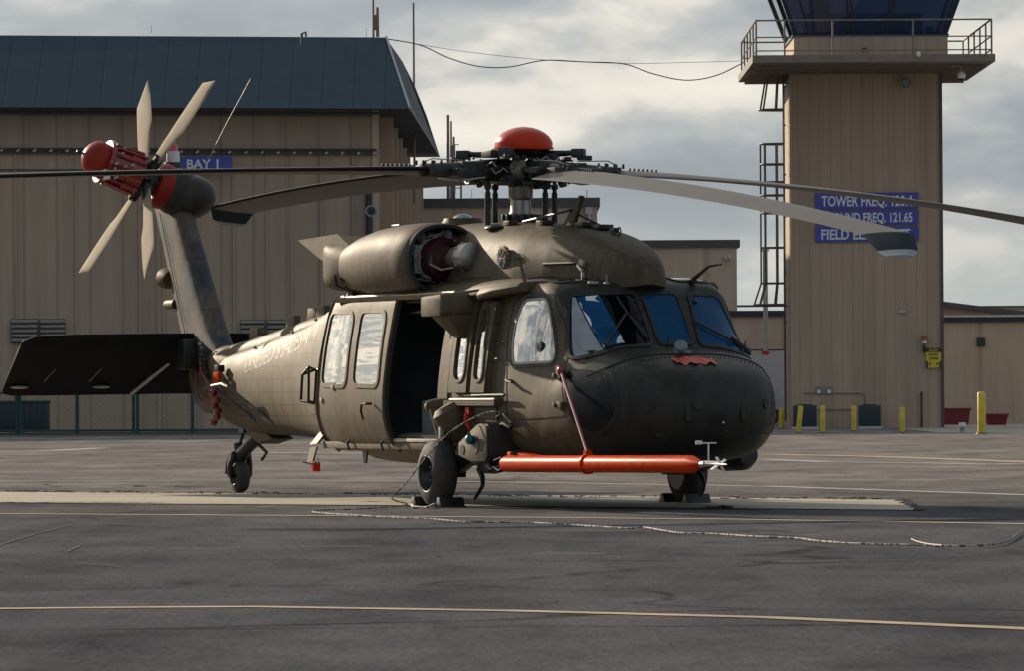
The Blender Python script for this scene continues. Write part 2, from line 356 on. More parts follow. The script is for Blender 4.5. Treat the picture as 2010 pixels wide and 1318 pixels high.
def siding_mat(name, base, pitch=.3, axis=0, depth=.22, var=.10):
    m = mat(name, base, .6, var=var, vs=.5, stretch=(1, 1, .25), spec=.3)
    t = m.node_tree; n = t.nodes; l = t.links; p = n['Principled BSDF']
    ramp = [k for k in n if k.bl_idname == 'ShaderNodeValToRGB'][0]
    c = n.new('ShaderNodeTexCoord'); s = n.new('ShaderNodeSeparateXYZ'); l.new(c.outputs['Object'], s.inputs[0])
    a = n.new('ShaderNodeMath'); a.operation = 'MULTIPLY'; a.inputs[1].default_value = 1/pitch; l.new(s.outputs[axis], a.inputs[0])
    f = n.new('ShaderNodeMath'); f.operation = 'FRACT'; l.new(a.outputs[0], f.inputs[0])
    r = n.new('ShaderNodeValToRGB'); e = r.color_ramp.elements; e[0].position = 0; e[0].color = (0, 0, 0, 1); e[1].position = .06; e[1].color = (1, 1, 1, 1); q = e.new(.94); q.color = (1, 1, 1, 1); q = e.new(1.0); q.color = (0, 0, 0, 1)
    l.new(f.outputs[0], r.inputs[0]); b = n.new('ShaderNodeBump'); b.inputs['Strength'].default_value = depth; b.inputs['Distance'].default_value = .06; l.new(r.outputs[0], b.inputs['Height']); l.new(b.outputs[0], p.inputs['Normal'])
    # grime runs: noise stretched down the wall, and darker grooves
    mp = n.new('ShaderNodeMapping'); mp.inputs['Scale'].default_value = (2.2, 2.2, .12); l.new(c.outputs['Object'], mp.inputs[0])
    z = n.new('ShaderNodeTexNoise'); z.inputs['Scale'].default_value = 1; z.inputs['Detail'].default_value = 8; z.inputs['Roughness'].default_value = .7; l.new(mp.outputs[0], z.inputs[0])
    r2 = n.new('ShaderNodeValToRGB'); r2.color_ramp.elements[0].position = .3; r2.color_ramp.elements[0].color = (.82, .81, .80, 1); r2.color_ramp.elements[1].position = .7; r2.color_ramp.elements[1].color = (1.12, 1.1, 1.07, 1); l.new(z.outputs[0], r2.inputs[0])
    g = n.new('ShaderNodeMixRGB'); g.inputs[1].default_value = (.74, .74, .75, 1); g.inputs[2].default_value = (1, 1, 1, 1); l.new(r.outputs[0], g.inputs[0])
    k1 = n.new('ShaderNodeMixRGB'); k1.blend_type = 'MULTIPLY'; k1.inputs[0].default_value = 1; l.new(ramp.outputs[0], k1.inputs[1]); l.new(r2.outputs[0], k1.inputs[2])
    k2 = n.new('ShaderNodeMixRGB'); k2.blend_type = 'MULTIPLY'; k2.inputs[0].default_value = 1; l.new(k1.outputs[0], k2.inputs[1]); l.new(g.outputs[0], k2.inputs[2])
    l.new(k2.outputs[0], p.inputs['Base Color']); return m
M['hangar'] = siding_mat('hangar_metal_siding', (.41, .325, .24), .93)
M['hangar_side'] = siding_mat('hangar_side_siding', (.44, .35, .26), 3.0, 1)
M['hroof'] = siding_mat('dark_blue_standing_seam', (.030, .060, .088), .9, 0, .35)
M['tower'] = siding_mat('tower_siding', (.44, .34, .25), .30)
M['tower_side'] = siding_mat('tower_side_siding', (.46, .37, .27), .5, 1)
M['tan'] = siding_mat('tan_wall', (.54, .44, .34), 2.4, 0, .2)
M['tan2'] = siding_mat('tan_wall_right', (.50, .40, .31), 1.8, 0, .2)
M['coping'] = mat('brown_parapet_coping', (.085, .075, .078), .6, var=.15, vs=1)
M['coping_blue'] = mat('blue_black_gutter', (.018, .026, .045), .5, var=.15, vs=1)
M['pale2'] = mat('louvre_paint', (.34, .31, .27), .6, var=.1, vs=3)
M['pale'] = mat('pale_metal_trim', (.5, .48, .45), .5, var=.15, vs=2)
M['conc'] = mat('concrete_pad', (.38, .34, .27), .8, var=.22, vs=.8, bump=.2, bs=30, stretch=(.5, 1.5, 1))
M['line'] = mat('worn_yellow_line', (.44, .33, .19), .75, var=.45, vs=2.2, var2=(.52, .40, .25))
M['line2'] = mat('worn_white_line', (.40, .37, .33), .75, var=.3, vs=2.2)
M['sign'] = mat('blue_sign', (.06, .075, .36), .5, var=.1, vs=2)
M['signtxt'] = mat('sign_lettering', (.72, .72, .78), .5, var=.1, vs=8)
M['yel'] = mat('yellow_bollard_paint', (.62, .46, .045), .5, var=.22, vs=5)
M['yel2'] = mat('yellow_sign_face', (.62, .47, .03), .5, var=.08, vs=3)
M['rail'] = mat('weathered_rail', (.20, .165, .135), .6, var=.2, vs=5)
M['ladderm'] = mat('galvanised_ladder', (.10, .092, .088), .6, var=.2, vs=5)
M['acb'] = mat('dark_green_unit', (.018, .040, .048), .5, var=.2, vs=3)
M['bin'] = mat('dark_red_bin', (.17, .012, .025), .5, var=.15, vs=3)
M['fence'] = mat('green_coated_fence', (.012, .055, .05), .55, var=.2, vs=3)
M['towglass'] = glass_mat('control_cab_glass', (.012, .045, .12), .05, .03, 0, trans=.35)
M['cabdark'] = mat('cab_frame', (.020, .030, .042), .5)
M['wire'] = mat('black_cable', (.03, .03, .032), .6)
M['rope'] = mat('braided_rope', (.50, .47, .42), .85, var=.3, vs=30)
M['crack'] = mat('asphalt_crack', (.022, .021, .02), .9)
M['patch'] = mat('pale_crack_sealant', (.17, .16, .145), .85, var=.2, vs=3)

# ground: one sheet to the horizon
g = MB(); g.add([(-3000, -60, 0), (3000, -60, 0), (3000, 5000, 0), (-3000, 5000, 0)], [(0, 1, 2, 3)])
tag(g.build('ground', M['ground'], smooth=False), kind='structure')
def strip(pts, w, z, mb):
    """flat marking along a ground polyline"""
    P = [Vector((p[0], p[1], 0)) for p in pts]; vs = []; fs = []
    for i, p in enumerate(P):
        d = (P[min(i+1, len(P)-1)]-P[max(i-1, 0)]).normalized(); nn = Vector((-d.y, d.x, 0))
        vs += [p+nn*w/2+Vector((0, 0, z)), p-nn*w/2+Vector((0, 0, z))]
    for i in range(len(P)-1): fs.append((2*i, 2*i+1, 2*i+3, 2*i+2))
    mb.add(vs, fs)
def gline(pix, w, z, mb, seg=1): strip([gp(*p) for p in pix], w, z, mb)
def densify(p, k=6):
    out = []
    for i in range(len(p)-1):
        for j in range(k): t = j/k; out.append((p[i][0]*(1-t)+p[i+1][0]*t, p[i][1]*(1-t)+p[i+1][1]*t))
    return out+[p[-1]]
for nm, pix, w, mt in (
    ('painted_line', [(-900, 1205), (300, 1194), (500, 1193), (1000, 1201), (1500, 1214), (2010, 1236), (2200, 1246)], .19, 'line'),
    ('painted_line', [(-900, 1004), (0, 1010), (600, 1014), (1100, 1018), (1430, 1021), (2010, 1030), (2200, 1034)], .22, 'line'),
    ('painted_line', [(-900, 952), (0, 946), (560, 944), (1000, 948), (1500, 956), (2010, 973), (2200, 980)], .24, 'line2'),
    ('painted_line', [(438, 889), (640, 891), (860, 893), (1100, 896)], .5, 'line2'),
    ('painted_line', [(1500, 893), (1700, 897), (1850, 902), (2010, 908), (2150, 913)], .5, 'line'),
    ('painted_line', [(1500, 903), (1620, 908), (1800, 910), (1940, 913), (2010, 911)], .34, 'line2'),
    ('painted_line', [(-60, 889), (100, 886), (200, 881)], .45, 'line2'),
    ('painted_line', [(-60, 843), (200, 843), (440, 843), (700, 844)], 1.0, 'line2'),
):
    m_ = MB(); gline(densify(pix), w, .004, m_); tag(m_.build(nm, M[mt], smooth=False), kind='structure')
pad = MB(); pad.add([gp(*p)+Vector((0, 0, .008)) for p in [(-700, 989), (0, 989), (1000, 996), (1809, 1004), (1768, 984), (1200, 976), (0, 968), (-700, 966)]], [(0, 1, 2, 3, 4, 5, 6, 7)])
tag(pad.build('concrete_pad', M['conc'], smooth=False), kind='structure')
# gravelly broken edge of the pad
ed = MB()
for i in range(170):
    px = random.uniform(-20, 1770); py = 967.5+px/1768*16+random.gauss(-.8, 1.0); w = random.uniform(.005, .03)
    q = gp(px, py)
    ed.box((q.x, q.y, .010), (w*2.2, w*3, .012), Rz(random.uniform(0, 3)))
for i in range(70):
    t = random.random(); q = gp(1768+41*t+random.gauss(0, 4), 984+20*t+random.gauss(0, 1)); w = random.uniform(.005, .03)
    ed.box((q.x, q.y, .012), (w*2, w*3, .010), Rz(random.uniform(0, 3)))
tag(ed.build('loose_gravel', mat('gravel_crumbs', (.13, .115, .095), .9, var=.4, vs=8), smooth=False), 'dark crumbs of asphalt and gravel strewn along the pale pad edge', 'gravel', kind='stuff')
cr_ = MB(); pt = MB()
def crack(pix, w, mb, z=.006, jit=.5):
    pts = densify(pix, 10); pts = [gp(x, y+random.uniform(-jit, jit)) for x, y in pts]; strip(pts, w, z, mb)
crack([(560, 1075), (600, 1073), (730, 1074)], .028, cr_); crack([(1050, 1087), (1120, 1086), (1190, 1088)], .022, cr_)
crack([(4, 1104), (88, 1102)], .022, cr_); crack([(160, 1109), (235, 1115)], .02, cr_); crack([(160, 1072), (130, 1086)], .016, cr_)
crack([(0, 1072), (70, 1050), (150, 1030)], .016, cr_); crack([(0, 988.5), (80, 989), (110, 989), (190, 989), (230, 989), (325, 990)], .1, cr_, .011, .3)
crack([(265, 956), (285, 956)], .12, cr_); crack([(320, 955), (390, 957)], .12, cr_)
crack([(90, 951), (115, 957)], .1, cr_)
crack([(333, 1080), (470, 1078)], .05, pt, .005, .4); crack([(560, 1076.5), (620, 1075), (735, 1075)], .05, pt, .005, .3); crack([(1050, 1088.5), (1190, 1089.5), (1215, 1090)], .05, pt, .005, .4)
tag(cr_.build('asphalt_crack', M['crack'], smooth=False), kind='structure'); tag(pt.build('crack_sealant', M['patch'], smooth=False), kind='structure')

# concrete walk in front of hangar / right bright concrete
wk = MB(); wk.add([(-40, 150, .004), (0, 150, .004), (0, 168, .004), (-40, 168, .004)], [(0, 1, 2, 3)]); tag(wk.build('pavement', M['asph'], smooth=False), kind='structure')
a_ = gp(1846, 851); b_ = gp(2300, 857)
wk = MB(); wk.add([(a_.x, a_.y, .008), (b_.x+8, b_.y, .008), (b_.x+14, 190, .008), (a_.x, 190, .008)], [(0, 1, 2, 3)]); tag(wk.build('concrete_apron', M['conc'], smooth=False), kind='structure')

# ---------------- hangar (left)
HX = -3.92
hg = empty('hangar', (-14, 165, 0)); tag(hg, 'large tan metal hangar with dark blue overhanging roof behind the helicopter tail', 'hangar')
def child(mb, nm, mt, root, **k):
    o = mb.build(nm, mt, root, **k); o.location = -root.location; return o
FY0, FY1 = 163.4, 165.8
def fy(x): return FY1+(x-HX)*(FY1-FY0)/11.0
fw = MB(); fw.prism([(HX, fy(HX), 0), (-45, fy(-45), 0), (-45, fy(-45), 9.4), (HX, fy(HX), 9.4)], (0, 0, 0), (0, .4, 0)); child(fw, 'front_wall', M['hangar'], hg, smooth=False)
sw = MB(); sw.bb((HX-.4, 166.25, 0), (HX+.0, 236, 9.4)); sw.bb((-45, 235.6, 0), (HX-.4, 236, 9.3)); child(sw, 'side_wall', M['hangar_side'], hg, smooth=False)
# wall ribs down the side wall
for i in range(9):
    y = 170+i*7.2; r = MB(); r.bb((HX+.003, y, 0), (HX+.42, y+.35, 9.3)); child(r, 'pilaster', M['hangar_side'], hg, smooth=False)
# roof: steep front fascia, side fascia with a light verge, flat top
def P(px, py, Y): return wp(px, py, Y)
TL = Vector((-45, fy(-45)+1.6, 11.45)); TR = P(757, 73, 168.0); BL = Vector((-45, fy(-45)-1.3, 9.25)); BR = P(803, 213, 164.6)
M1 = P(815, 170, 200); TE = P(864, 308, 262); BE = P(860, 306, 255); 
rf = MB(); rf.add([BL, BR, TR, TL], [(0, 1, 2, 3)])
rf.add([BR, P(830, 257, 197), BE, TE, P(838, 228, 222), M1, P(790, 120, 182), TR], [(0, 1, 2, 3, 4, 5, 6, 7)])
rf.add([TR, P(790, 120, 182), M1, P(838, 228, 222), TE, Vector((-45, 262, TE.z)), Vector((-45, 222, 9.9)), Vector((-45, 200, 10.6)), Vector((-45, 182, 11.1)), TL], [(0, 1, 8, 9), (1, 2, 7, 8), (2, 3, 6, 7), (3, 4, 5, 6)])
rf.add([BL, BR, BE, Vector((-45, 255, BE.z))], [(0, 3, 2, 1)])
child(rf, 'roof', M['hroof'], hg, smooth=False)
vg = MB(); vg.tube([TR+Vector((.02, -.06, .02)), BR+Vector((.03, -.05, 0)), P(830, 257, 197)+Vector((.05, 0, 0)), BE+Vector((.05, 0, 0))], .035, 6); child(vg, 'roof_edge_trim', M['pale'], hg)
# front details: door head track, brackets, panel joints, vents, pipe
tr = MB(); tr.bb((-45, 163.0, 0), (-44.9, 163.1, .1))
def wallY(x): return fy(x)-.02
def hbar(mb, py0, py1, x0, x1, dep=.12):
    a = P(x0, py0, 164).z; b = P(x0, py1, 164).z
    X0 = P(x0, py0, 164).x; X1 = P(x1, py0, 165).x
    mb.prism([(X0, fy(X0)-.01, b), (X1, fy(X1)-.01, b), (X1, fy(X1)-.01, a), (X0, fy(X0)-.01, a)], (0, -dep, 0), (0, 0, 0))
t1 = MB(); hbar(t1, 219, 224, -30, 742); hbar(t1, 226, 227.5, -30, 742, .05); child(t1, 'door_head_rail', M['coping'], hg, smooth=False)
t2 = MB(); hbar(t2, 292, 295.5, -30, 738, .25); child(t2, 'upper_door_track', M['cabdark'], hg, smooth=False)
t2 = MB(); hbar(t2, 300, 303, -30, 738, .12); child(t2, 'lower_door_track', M['coping'], hg, smooth=False)
t2 = MB(); hbar(t2, 333, 336, -30, 738, .05); child(t2, 'door_panel_rail', M['coping'], hg, smooth=False)
for i in range(24):
    px = 8+i*31.5; q = P(px, 296, 164); b = MB(); b.box((q.x, fy(q.x)-.2, q.z-.01), (.10, .20, .06), Ry(-.6)); child(b, 'track_bracket', M['tan'], hg, bevel=.01)
for px in (33, 149, 272, 318, 385, 455, 520, 568, 627, 690, 741):
    q = P(px, 300, 164); j = MB(); j.bb((q.x-.035, fy(q.x)-.05, 0), (q.x+.035, fy(q.x)+.01, 8.2)); child(j, 'panel_batten', M['hangar'], hg, smooth=False)
for k_, (a, b) in enumerate(((25, 77), (80, 130), (470, 517), (521, 570))):
    v = MB(); z1 = P(a, 627, 164).z; z0 = P(a, 674, 164).z; x0 = P(a, 640, 164).x; x1 = P(b, 640, 164).x
    v.bb((x0, fy(x0)-.06, z0), (x1, fy(x0)-.01, z1)); fr = child(v, 'louvre_vent', M['cabdark'], hg, smooth=False)
    for s in range(5):
        z = z0+(z1-z0)*(s+.5)/5; l_ = MB(); l_.box(((x0+x1)/2, fy(x0)-.10, z), (x1-x0-.03, .10, .05), Rx(.6)); o = l_.build('slat', M['pale2'], fr, smooth=False)
pp = MB(); q = P(722, 300, 165); pp.cyl((q.x, fy(q.x)-.15, 0), (q.x, fy(q.x)-.15, 7.3), .085); child(pp, 'drain_pipe', M['coping_blue'], hg)
cb = MB(); q = P(742, 300, 165); cb.bb((HX-.10, fy(HX)-.08, 0), (HX+.08, fy(HX)+.5, 9.35)); child(cb, 'corner_trim', M['tan'], hg, smooth=False)
rv = MB(); q = P(592, 66, 166); rv.tube([q+Vector((0, 0, -.3)), q, q+Vector((.12, 0, .05)), q+Vector((.12, 0, -.08))], .04); child(rv, 'roof_vent_pipe', M['coping'], hg)
# speaker horn on hangar wall
sp = empty('loudspeaker_horn', P(729, 414, 164.9)); tag(sp, 'round grey loudspeaker horn on the hangar wall near its right corner', 'loudspeaker')
s_ = MB(); s_.lathe((0, -.25, 0), (0, .5, 0), [(0, .17), (.02, .17), (.25, .08), (.5, .06), (1, .06)], 20, True); s_.build('horn', M['grey'], sp)
s_ = MB(); s_.lathe((0, -.262, 0), (0, -.24, 0), [(0, .12), (1, .12)], 20); s_.ell((0, -.27, 0), (.03, .03, .03)); s_.build('throat', M['black'], sp)
# BAY 1 sign
def sign(name, label, px0, px1, py0, py1, Y, lines, mface, mtxt, size, yoff=.06, grp=None):
    a = P(px0, py1, Y); b = P(px1, py0, Y); w = b.x-a.x; h = b.z-a.z
    r = empty(name, ((a.x+b.x)/2, Y, a.z)); tag(r, label, 'sign', grp)
    p = MB(); p.bb((-w/2, -.03, 0), (w/2, .0, h)); p.build('sign_panel', mface, r, smooth=False)
    n_ = len(lines)
    for i, s in enumerate(lines):
        vs, fs = text_mesh(s, 1.0, .022)
        x0 = min(v.x for v in vs); x1 = max(v.x for v in vs); y0 = 0; y1 = .73
        lh = h/n_; th = lh*size; tw = w*.88 if not isinstance(size, tuple) else w*.8
        k = th/(y1-y0); kx = tw/(x1-x0) if len(s) > 8 else min(tw/(x1-x0), k*1.05)
        cx = (x0+x1)/2; t_ = MB(); t_.add([((v.x-cx)*kx, -.034, h-lh*(i+.5)-th/2+(v.y-y0)*k) for v in vs], fs); t_.build('lettering', mtxt, r, smooth=False)
    return r
sign('hangar_sign', 'blue bay number sign on the hangar wall behind the rotor blade', 340, 456, 306, 336, 164.3, ['BAY 1'], M['sign'], M['signtxt'], .62)

# ---------------- fence and green containers at far left
F0 = P(-60, 838, 158); 
fn = empty('chain_link_fence', (P(0, 838, 157).x, 157, 0)); tag(fn, 'dark green chain link fence in front of the hangar at left', 'fence')
def zpx(py, Y, px=200): return P(px, py, Y).z
ztop = zpx(771, 157); 
for px in (-55, 33, 39, 152, 262, 270, 378, 470):
    q = P(px, 800, 157); b = MB(); b.cyl((q.x, 157, 0), (q.x, 157, ztop), .045, n=8); child(b, 'post', M['fence'], fn)
b = MB(); x0 = P(-55, 800, 157).x; x1 = P(470, 800, 157).x; b.tube([(x0, 157, ztop), (x1, 157, ztop)], .03); b.tube([(x0, 157, .1), (x1, 157, .1)], .03); child(b, 'rail', M['fence'], fn)
b = MB(); st = .16; xx = x0
while xx < x1:
    for sgn in (1, -1):
        a = Vector((xx, 157, .1)); h = ztop-.1; c_ = Vector((xx+sgn*h, 157, ztop))
        if c_.x > x1 or c_.x < x0: continue
        b.box((a+c_)/2, (.0035, .0035, (c_-a).length), Matrix.Rotation(sgn*pi/4, 3, 'Y'))
    xx += st
child(b, 'wire_mesh', M['fence'], fn, smooth=False)
for k_, (a, c_, lab) in enumerate(((-10, 36, 'dark green container at the far left edge behind the fence'), (40, 92, 'dark green container behind the fence, right one of the pair'))):
    x0 = P(a, 800, 159).x; x1 = P(c_, 800, 159).x; r = empty('storage_container', ((x0+x1)/2, 159.5, 0)); tag(r, lab, 'container')
    b = MB(); b.bb((-(x1-x0)/2, -.5, .08), ((x1-x0)/2, .5, .86)); b.build('body', M['acb'], r, bevel=.02); b = MB(); b.bb((-(x1-x0)/2-.03, -.53, .86), ((x1-x0)/2+.03, .53, .93)); b.build('lid', M['fence'], r, bevel=.01)
    b = MB()
    for j in range(4): xj = -(x1-x0)/2+(x1-x0)*(j+.5)/4; b.bb((xj-.02, -.53, .1), (xj+.02, -.5, .85))
    b.build('rib', M['acb'], r, smooth=False)

# ---------------- buildings behind
def block(name, label, px0, px1, pytop, Y, dep, mwall, cop, copm, pybot=None):
    x0 = P(px0, pytop, Y).x; x1 = P(px1, pytop, Y).x; zt = P((px0+px1)/2, pytop, Y).z
    r = empty(name, ((x0+x1)/2, Y, 0)); tag(r, label, 'building')
    b = MB(); b.bb((x0, Y, 0), (x1, Y+dep, zt-cop)); child(b, 'wall', mwall, r, smooth=False)
    b = MB(); b.bb((x0-.12, Y-.12, zt-cop), (x1+.12, Y+dep+.12, zt)); child(b, 'parapet', copm, r, smooth=False)
    return r, x0, x1, zt
r1, x0, x1, zt = block('flat_roof_building', 'low tan flat roofed building behind the rotor mast', 700, 1172, 389, 238, 20, M['tan'], .38, M['coping'])
b = MB(); b.cyl((x1-.35, 237.8, 5), (x1-.35, 237.8, zt-.4), .09); b.box((x1-.35, 237.8, zt-.55), (.3, .25, .3)); child(b, 'downspout', M['pale'], r1)
r2, x0b, x1b, ztb = block('flat_roof_building', 'tan flat roofed building between the cockpit and the tower', 1200, 1446, 471, 212, 14, M['tan'], .28, M['coping'])
for px, py in ((1424, 508), (1431, 506)):
    q = P(px, py, 211.9); b = MB(); b.ell((q.x, 211.8, q.z), (.07, .12, .09)); child(b, 'wall_lamp', M['pale'], r2)
r3, *_ = block('low_flat_roof_building', 'long low tan building between helicopter nose and tower', 1360, 1560, 610, 190, 10, M['tan2'], .2, M['coping_blue'])
r4, *_ = block('flat_roof_building', 'tan building right of the tower with blue black gutter and small square vent', 1780, 2200, 620, 176, 10, M['tan2'], .19, M['coping_blue'])
q = P(1926, 672, 175.9); b = MB(); b.bb((q.x-.13, 175.9, q.z-.13), (q.x+.13, 176.02, q.z+.13)); child(b, 'wall_vent', M['cabdark'], r4, bevel=.01)
x0 = P(1780, 600, 176).x; b = MB(); zz = P(1926, 621.5, 176).z; b.bb((x0, 175.80, zz-.02), (P(2200, 600, 176).x, 175.87, zz+.05)); child(b, 'gutter_cap', M['pale'], r4, smooth=False)
r5, *_ = block('sloped_roof_building', 'upper tan wall with sloping dark roof edge right of the tower', 1780, 2200, 600, 200, 14, M['tan'], .02, M['coping'])
a = P(1780, 583, 199.6); c_ = P(2200, 635, 199.6); b = MB(); b.prism([a, c_, c_+Vector((0, 0, -.16)), a+Vector((0, 0, -.18))], (0, -.2, 0), (0, 14, 0)); child(b, 'roof_edge', M['coping'], r5, smooth=False)
b = MB(); b.prism([Vector((a.x, 200.0, 3)), Vector((c_.x, 200.0, 3)), c_+Vector((0, .4, -.17)), a+Vector((0, .4, -.19))], (0, -.02, 0), (0, .0, 0)); child(b, 'gable_wall', M['tan'], r5, smooth=False)
# white trailer between nose and tower
tl_ = empty('parked_trailer', (P(1510, 800, 172).x, 173, 0)); tag(tl_, 'white box trailer with a small red marker beside the tower ladder', 'trailer')
z0 = P(1510, 806, 172).z; z1 = P(1510, 688, 172).z; xa = P(1440, 700, 172).x; xb = P(1543, 700, 172).x
b = MB(); b.bb((xa, 172, z0), (xb, 175, z1)); child(b, 'box_body', mat('trailer_panel', (.40, .41, .44), .4, var=.08, vs=1), tl_, bevel=.03)
b = MB(); q = P(1503, 692, 171.98); b.bb((q.x-.09, 171.95, q.z-.06), (q.x+.09, 172.0, q.z+.06)); child(b, 'marker', M['red'], tl_, smooth=False)
b = MB(); b.bb((xa, 171.97, z1+.003), (xb, 172.5, z1+.03)); child(b, 'roof_rail', M['coping'], tl_, smooth=False)
for xx in (xa+.7, xb-.55):
    b = MB(); b.cyl((xx, 172.1, .42), (xx, 172.45, .42), .42, n=20); child(b, 'wheel', M['rubber'], tl_)
# red bins, white stand pipe
for (a, c_, t_, bt, lab) in ((1848, 1904, 802, 834, 'long dark red bin against the wall just right of the tower'), (1936, 1978, 813, 839, 'short dark red bin behind the tall yellow post')):
    Y = 171 if a < 1900 else 168; xa = P(a, t_, Y).x; xb = P(c_, t_, Y).x; h = (P(a, t_, Y)-P(a, bt, Y)).z
    r = empty('red_bin', ((xa+xb)/2, Y, max(0, P(a, bt, Y).z-.0))); r.location.z = 0; tag(r, lab, 'bin')
    w = xb-xa; hh = P(a, t_, Y).z
    b = MB(); b.add([(-w/2+.05, 0, .02), (w/2-.05, 0, .02), (w/2-.05, .6, .02), (-w/2+.05, .6, .02), (-w/2, -.03, hh-.07), (w/2, -.03, hh-.07), (w/2, .63, hh-.07), (-w/2, .63, hh-.07)], [(0, 3, 2, 1), (0, 1, 5, 4), (1, 2, 6, 5), (2, 3, 7, 6), (3, 0, 4, 7), (4, 5, 6, 7)]); b.build('bin_body', M['bin'], r, smooth=False)
    b = MB(); b.bb((-w/2-.04, -.07, hh-.07), (w/2+.04, .67, hh)); b.build('rim', M['bin'], r, bevel=.01)
q = gp(1889, 850); r = empty('stand_pipe', q); tag(r, 'small white and grey stand pipe on the pavement beside the tower', 'pipe'); b = MB(); b.cyl((0, 0, 0), (0, 0, .16), .06); b.build('base', M['grey'], r); b = MB(); b.cyl((0, 0, .14), (0, 0, .25), .09); b.build('cap', M['white'], r, bevel=.01)
# bollards
def bollard(px, pyt, pyb, lab, lean=0, w=.065, grp='short yellow bollards guarding the tower'):
    q = gp(px, pyb); h = P(px, pyt, q.y).z
    r = empty('bollard', q); tag(r, lab, 'bollard', grp); r.rotation_euler = (0, lean, 0)
    b = MB(); b.lathe((0, 0, 0), (0, 0, h), [(0, w), (.96, w), (.985, w*.85), (1, w*.4)], 16); b.build('post', M['yel'], r)
    b = MB(); b.lathe((0, 0, 0), (0, 0, .03), [(0, w*1.5), (1, w*1.3)], 12); b.build('footing', M['coping'], r)
bollard(1567, 797, 851, 'leaning yellow bollard in front of the left air conditioning unit', .10)
bollard(1615, 797, 851, 'upright yellow bollard just right of the left air conditioning unit')
bollard(1676, 797, 848, 'yellow bollard just left of the right air conditioning unit')
bollard(1771, 800, 851, 'yellow bollard standing alone near the right side of the tower wall')
bollard(1534, 803, 843, 'yellow bollard at the left corner of the tower, partly behind the helicopter nose', 0, .075)
bollard(1927, 770, 853, 'tall yellow post standing right of the tower before the red bins', 0, .10, None)
# ---------------- control tower
T = empty('control_tower', (9.92, 163, 0)); tag(T, 'tan control tower with dark glass cab and railed walkway at right', 'control tower')
TX0 = P(1555, 500, 161).x; TX1 = P(1850, 500, 161).x; ztw = P(1700, 75, 161).z
b = MB(); b.prism([(TX0, 161, 0), (TX1, 161, 0), (TX1+.1, 165.4, 0), (TX0+.05, 165.4, 0)], (0, 0, 0), (0, 0, P(1700, 143, 161).z)); child(b, 'shaft', M['tower'], T, smooth=False)
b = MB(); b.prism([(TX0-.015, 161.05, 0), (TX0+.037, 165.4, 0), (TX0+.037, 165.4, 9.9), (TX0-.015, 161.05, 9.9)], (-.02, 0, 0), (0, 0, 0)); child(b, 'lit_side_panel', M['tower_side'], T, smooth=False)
for px in (1554, 1848):
    q = P(px, 500, 160.98); b = MB(); b.bb((q.x-.04, 160.96, 0), (q.x+.05, 161.0, 10.1)); child(b, 'corner_trim', M['coping'] if px > 1700 else M['tower'], T, smooth=False)
zd = P(1700, 122, 157).z; zd1 = P(1700, 107, 157).z
DX0 = P(1484, 110, 157).x; DX1 = P(1946, 110, 157).x
b = MB(); b.bb((DX0, 157, zd), (DX1, 166.8, zd+.06)); b.bb((DX0, 156.9, zd+.003), (DX1, 157, zd1)); b.bb((DX0-.1, 156.9, zd+.003), (DX0, 166.9, zd1)); b.bb((DX1, 156.9, zd+.003), (DX1+.1, 166.9, zd1)); b.bb((DX0-.0, 166.8, zd+.003), (DX1, 166.9, zd1))
for i in range(7): y = 158.2+i*1.3; b.bb((DX0+.05, y, zd-.10), (DX1-.05, y+.10, zd-.001))
child(b, 'walkway_deck', M['rail'], T, smooth=False)
b = MB(); cw0 = P(1557, 90, 161).x; cw1 = P(1858, 90, 161).x; b.bb((cw0, 160.6, zd+.06), (cw1, 165.8, P(1700, 71, 160.6).z)); child(b, 'cab_base_wall', M['tower'], T, smooth=False)
zc0 = P(1700, 70, 160.6).z; zc1 = zc0+1.55
def cabpt(px_b, z, out): return None
cb0 = (cw0+.08, 160.75); cb1 = (cw1-.08, 165.6)
o_ = .55
gl = MB(); gl.add([(cb0[0], cb0[1], zc0), (cb1[0], cb0[1], zc0), (cb1[0], cb1[1], zc0), (cb0[0], cb1[1], zc0), (cb0[0]-o_, cb0[1]-o_, zc1), (cb1[0]+o_, cb0[1]-o_, zc1), (cb1[0]+o_, cb1[1]+o_, zc1), (cb0[0]-o_, cb1[1]+o_, zc1)], [(0, 1, 5, 4), (1, 2, 6, 5), (2, 3, 7, 6), (3, 0, 4, 7)]); child(gl, 'cab_glass', M['towglass'], T, smooth=False)
fr = MB(); wdt = cb1[0]-cb0[0]
for t in (0.0, .09, .36, .385, .61, .635, .95, 1.0):
    a = Vector((cb0[0]+wdt*t, cb0[1]-.02, zc0)); c_ = Vector((cb0[0]-o_+(wdt+2*o_)*t, cb0[1]-o_-.02, zc1)); fr.tube([a, c_], .05 if t in (0, 1) else .035, 6)
for t in (0.0, .4, 1.0):
    for sx_, xb in ((-1, cb0[0]), (1, cb1[0])):
        a = Vector((xb+.02*sx_, cb0[1]+(cb1[1]-cb0[1])*t, zc0)); c_ = Vector((xb+sx_*(o_+.02), cb0[1]-o_+(cb1[1]-cb0[1]+2*o_)*t, zc1)); fr.tube([a, c_], .05, 6)
fr.bb((cb0[0]-.12, cb0[1]-.12, zc0-.03), (cb1[0]+.12, cb1[1]+.1, zc0+.05))
child(fr, 'cab_frame', M['cabdark'], T)
b = MB(); b.bb((cb0[0]-o_-.3, cb0[1]-o_-.3, zc1), (cb1[0]+o_+.3, cb1[1]+o_+.3, zc1+.5)); child(b, 'cab_roof', M['coping'], T, bevel=.03)
b = MB(); b.bb((cb0[0]+.3, 162.2, zc0), (cb1[0]-.5, 162.9, zc0+.75)); b.bb((cb0[0]+.5, 163.4, zc0), (cb0[0]+1.1, 163.8, zc0+1.2)); child(b, 'console', M['inner'], T, bevel=.02)
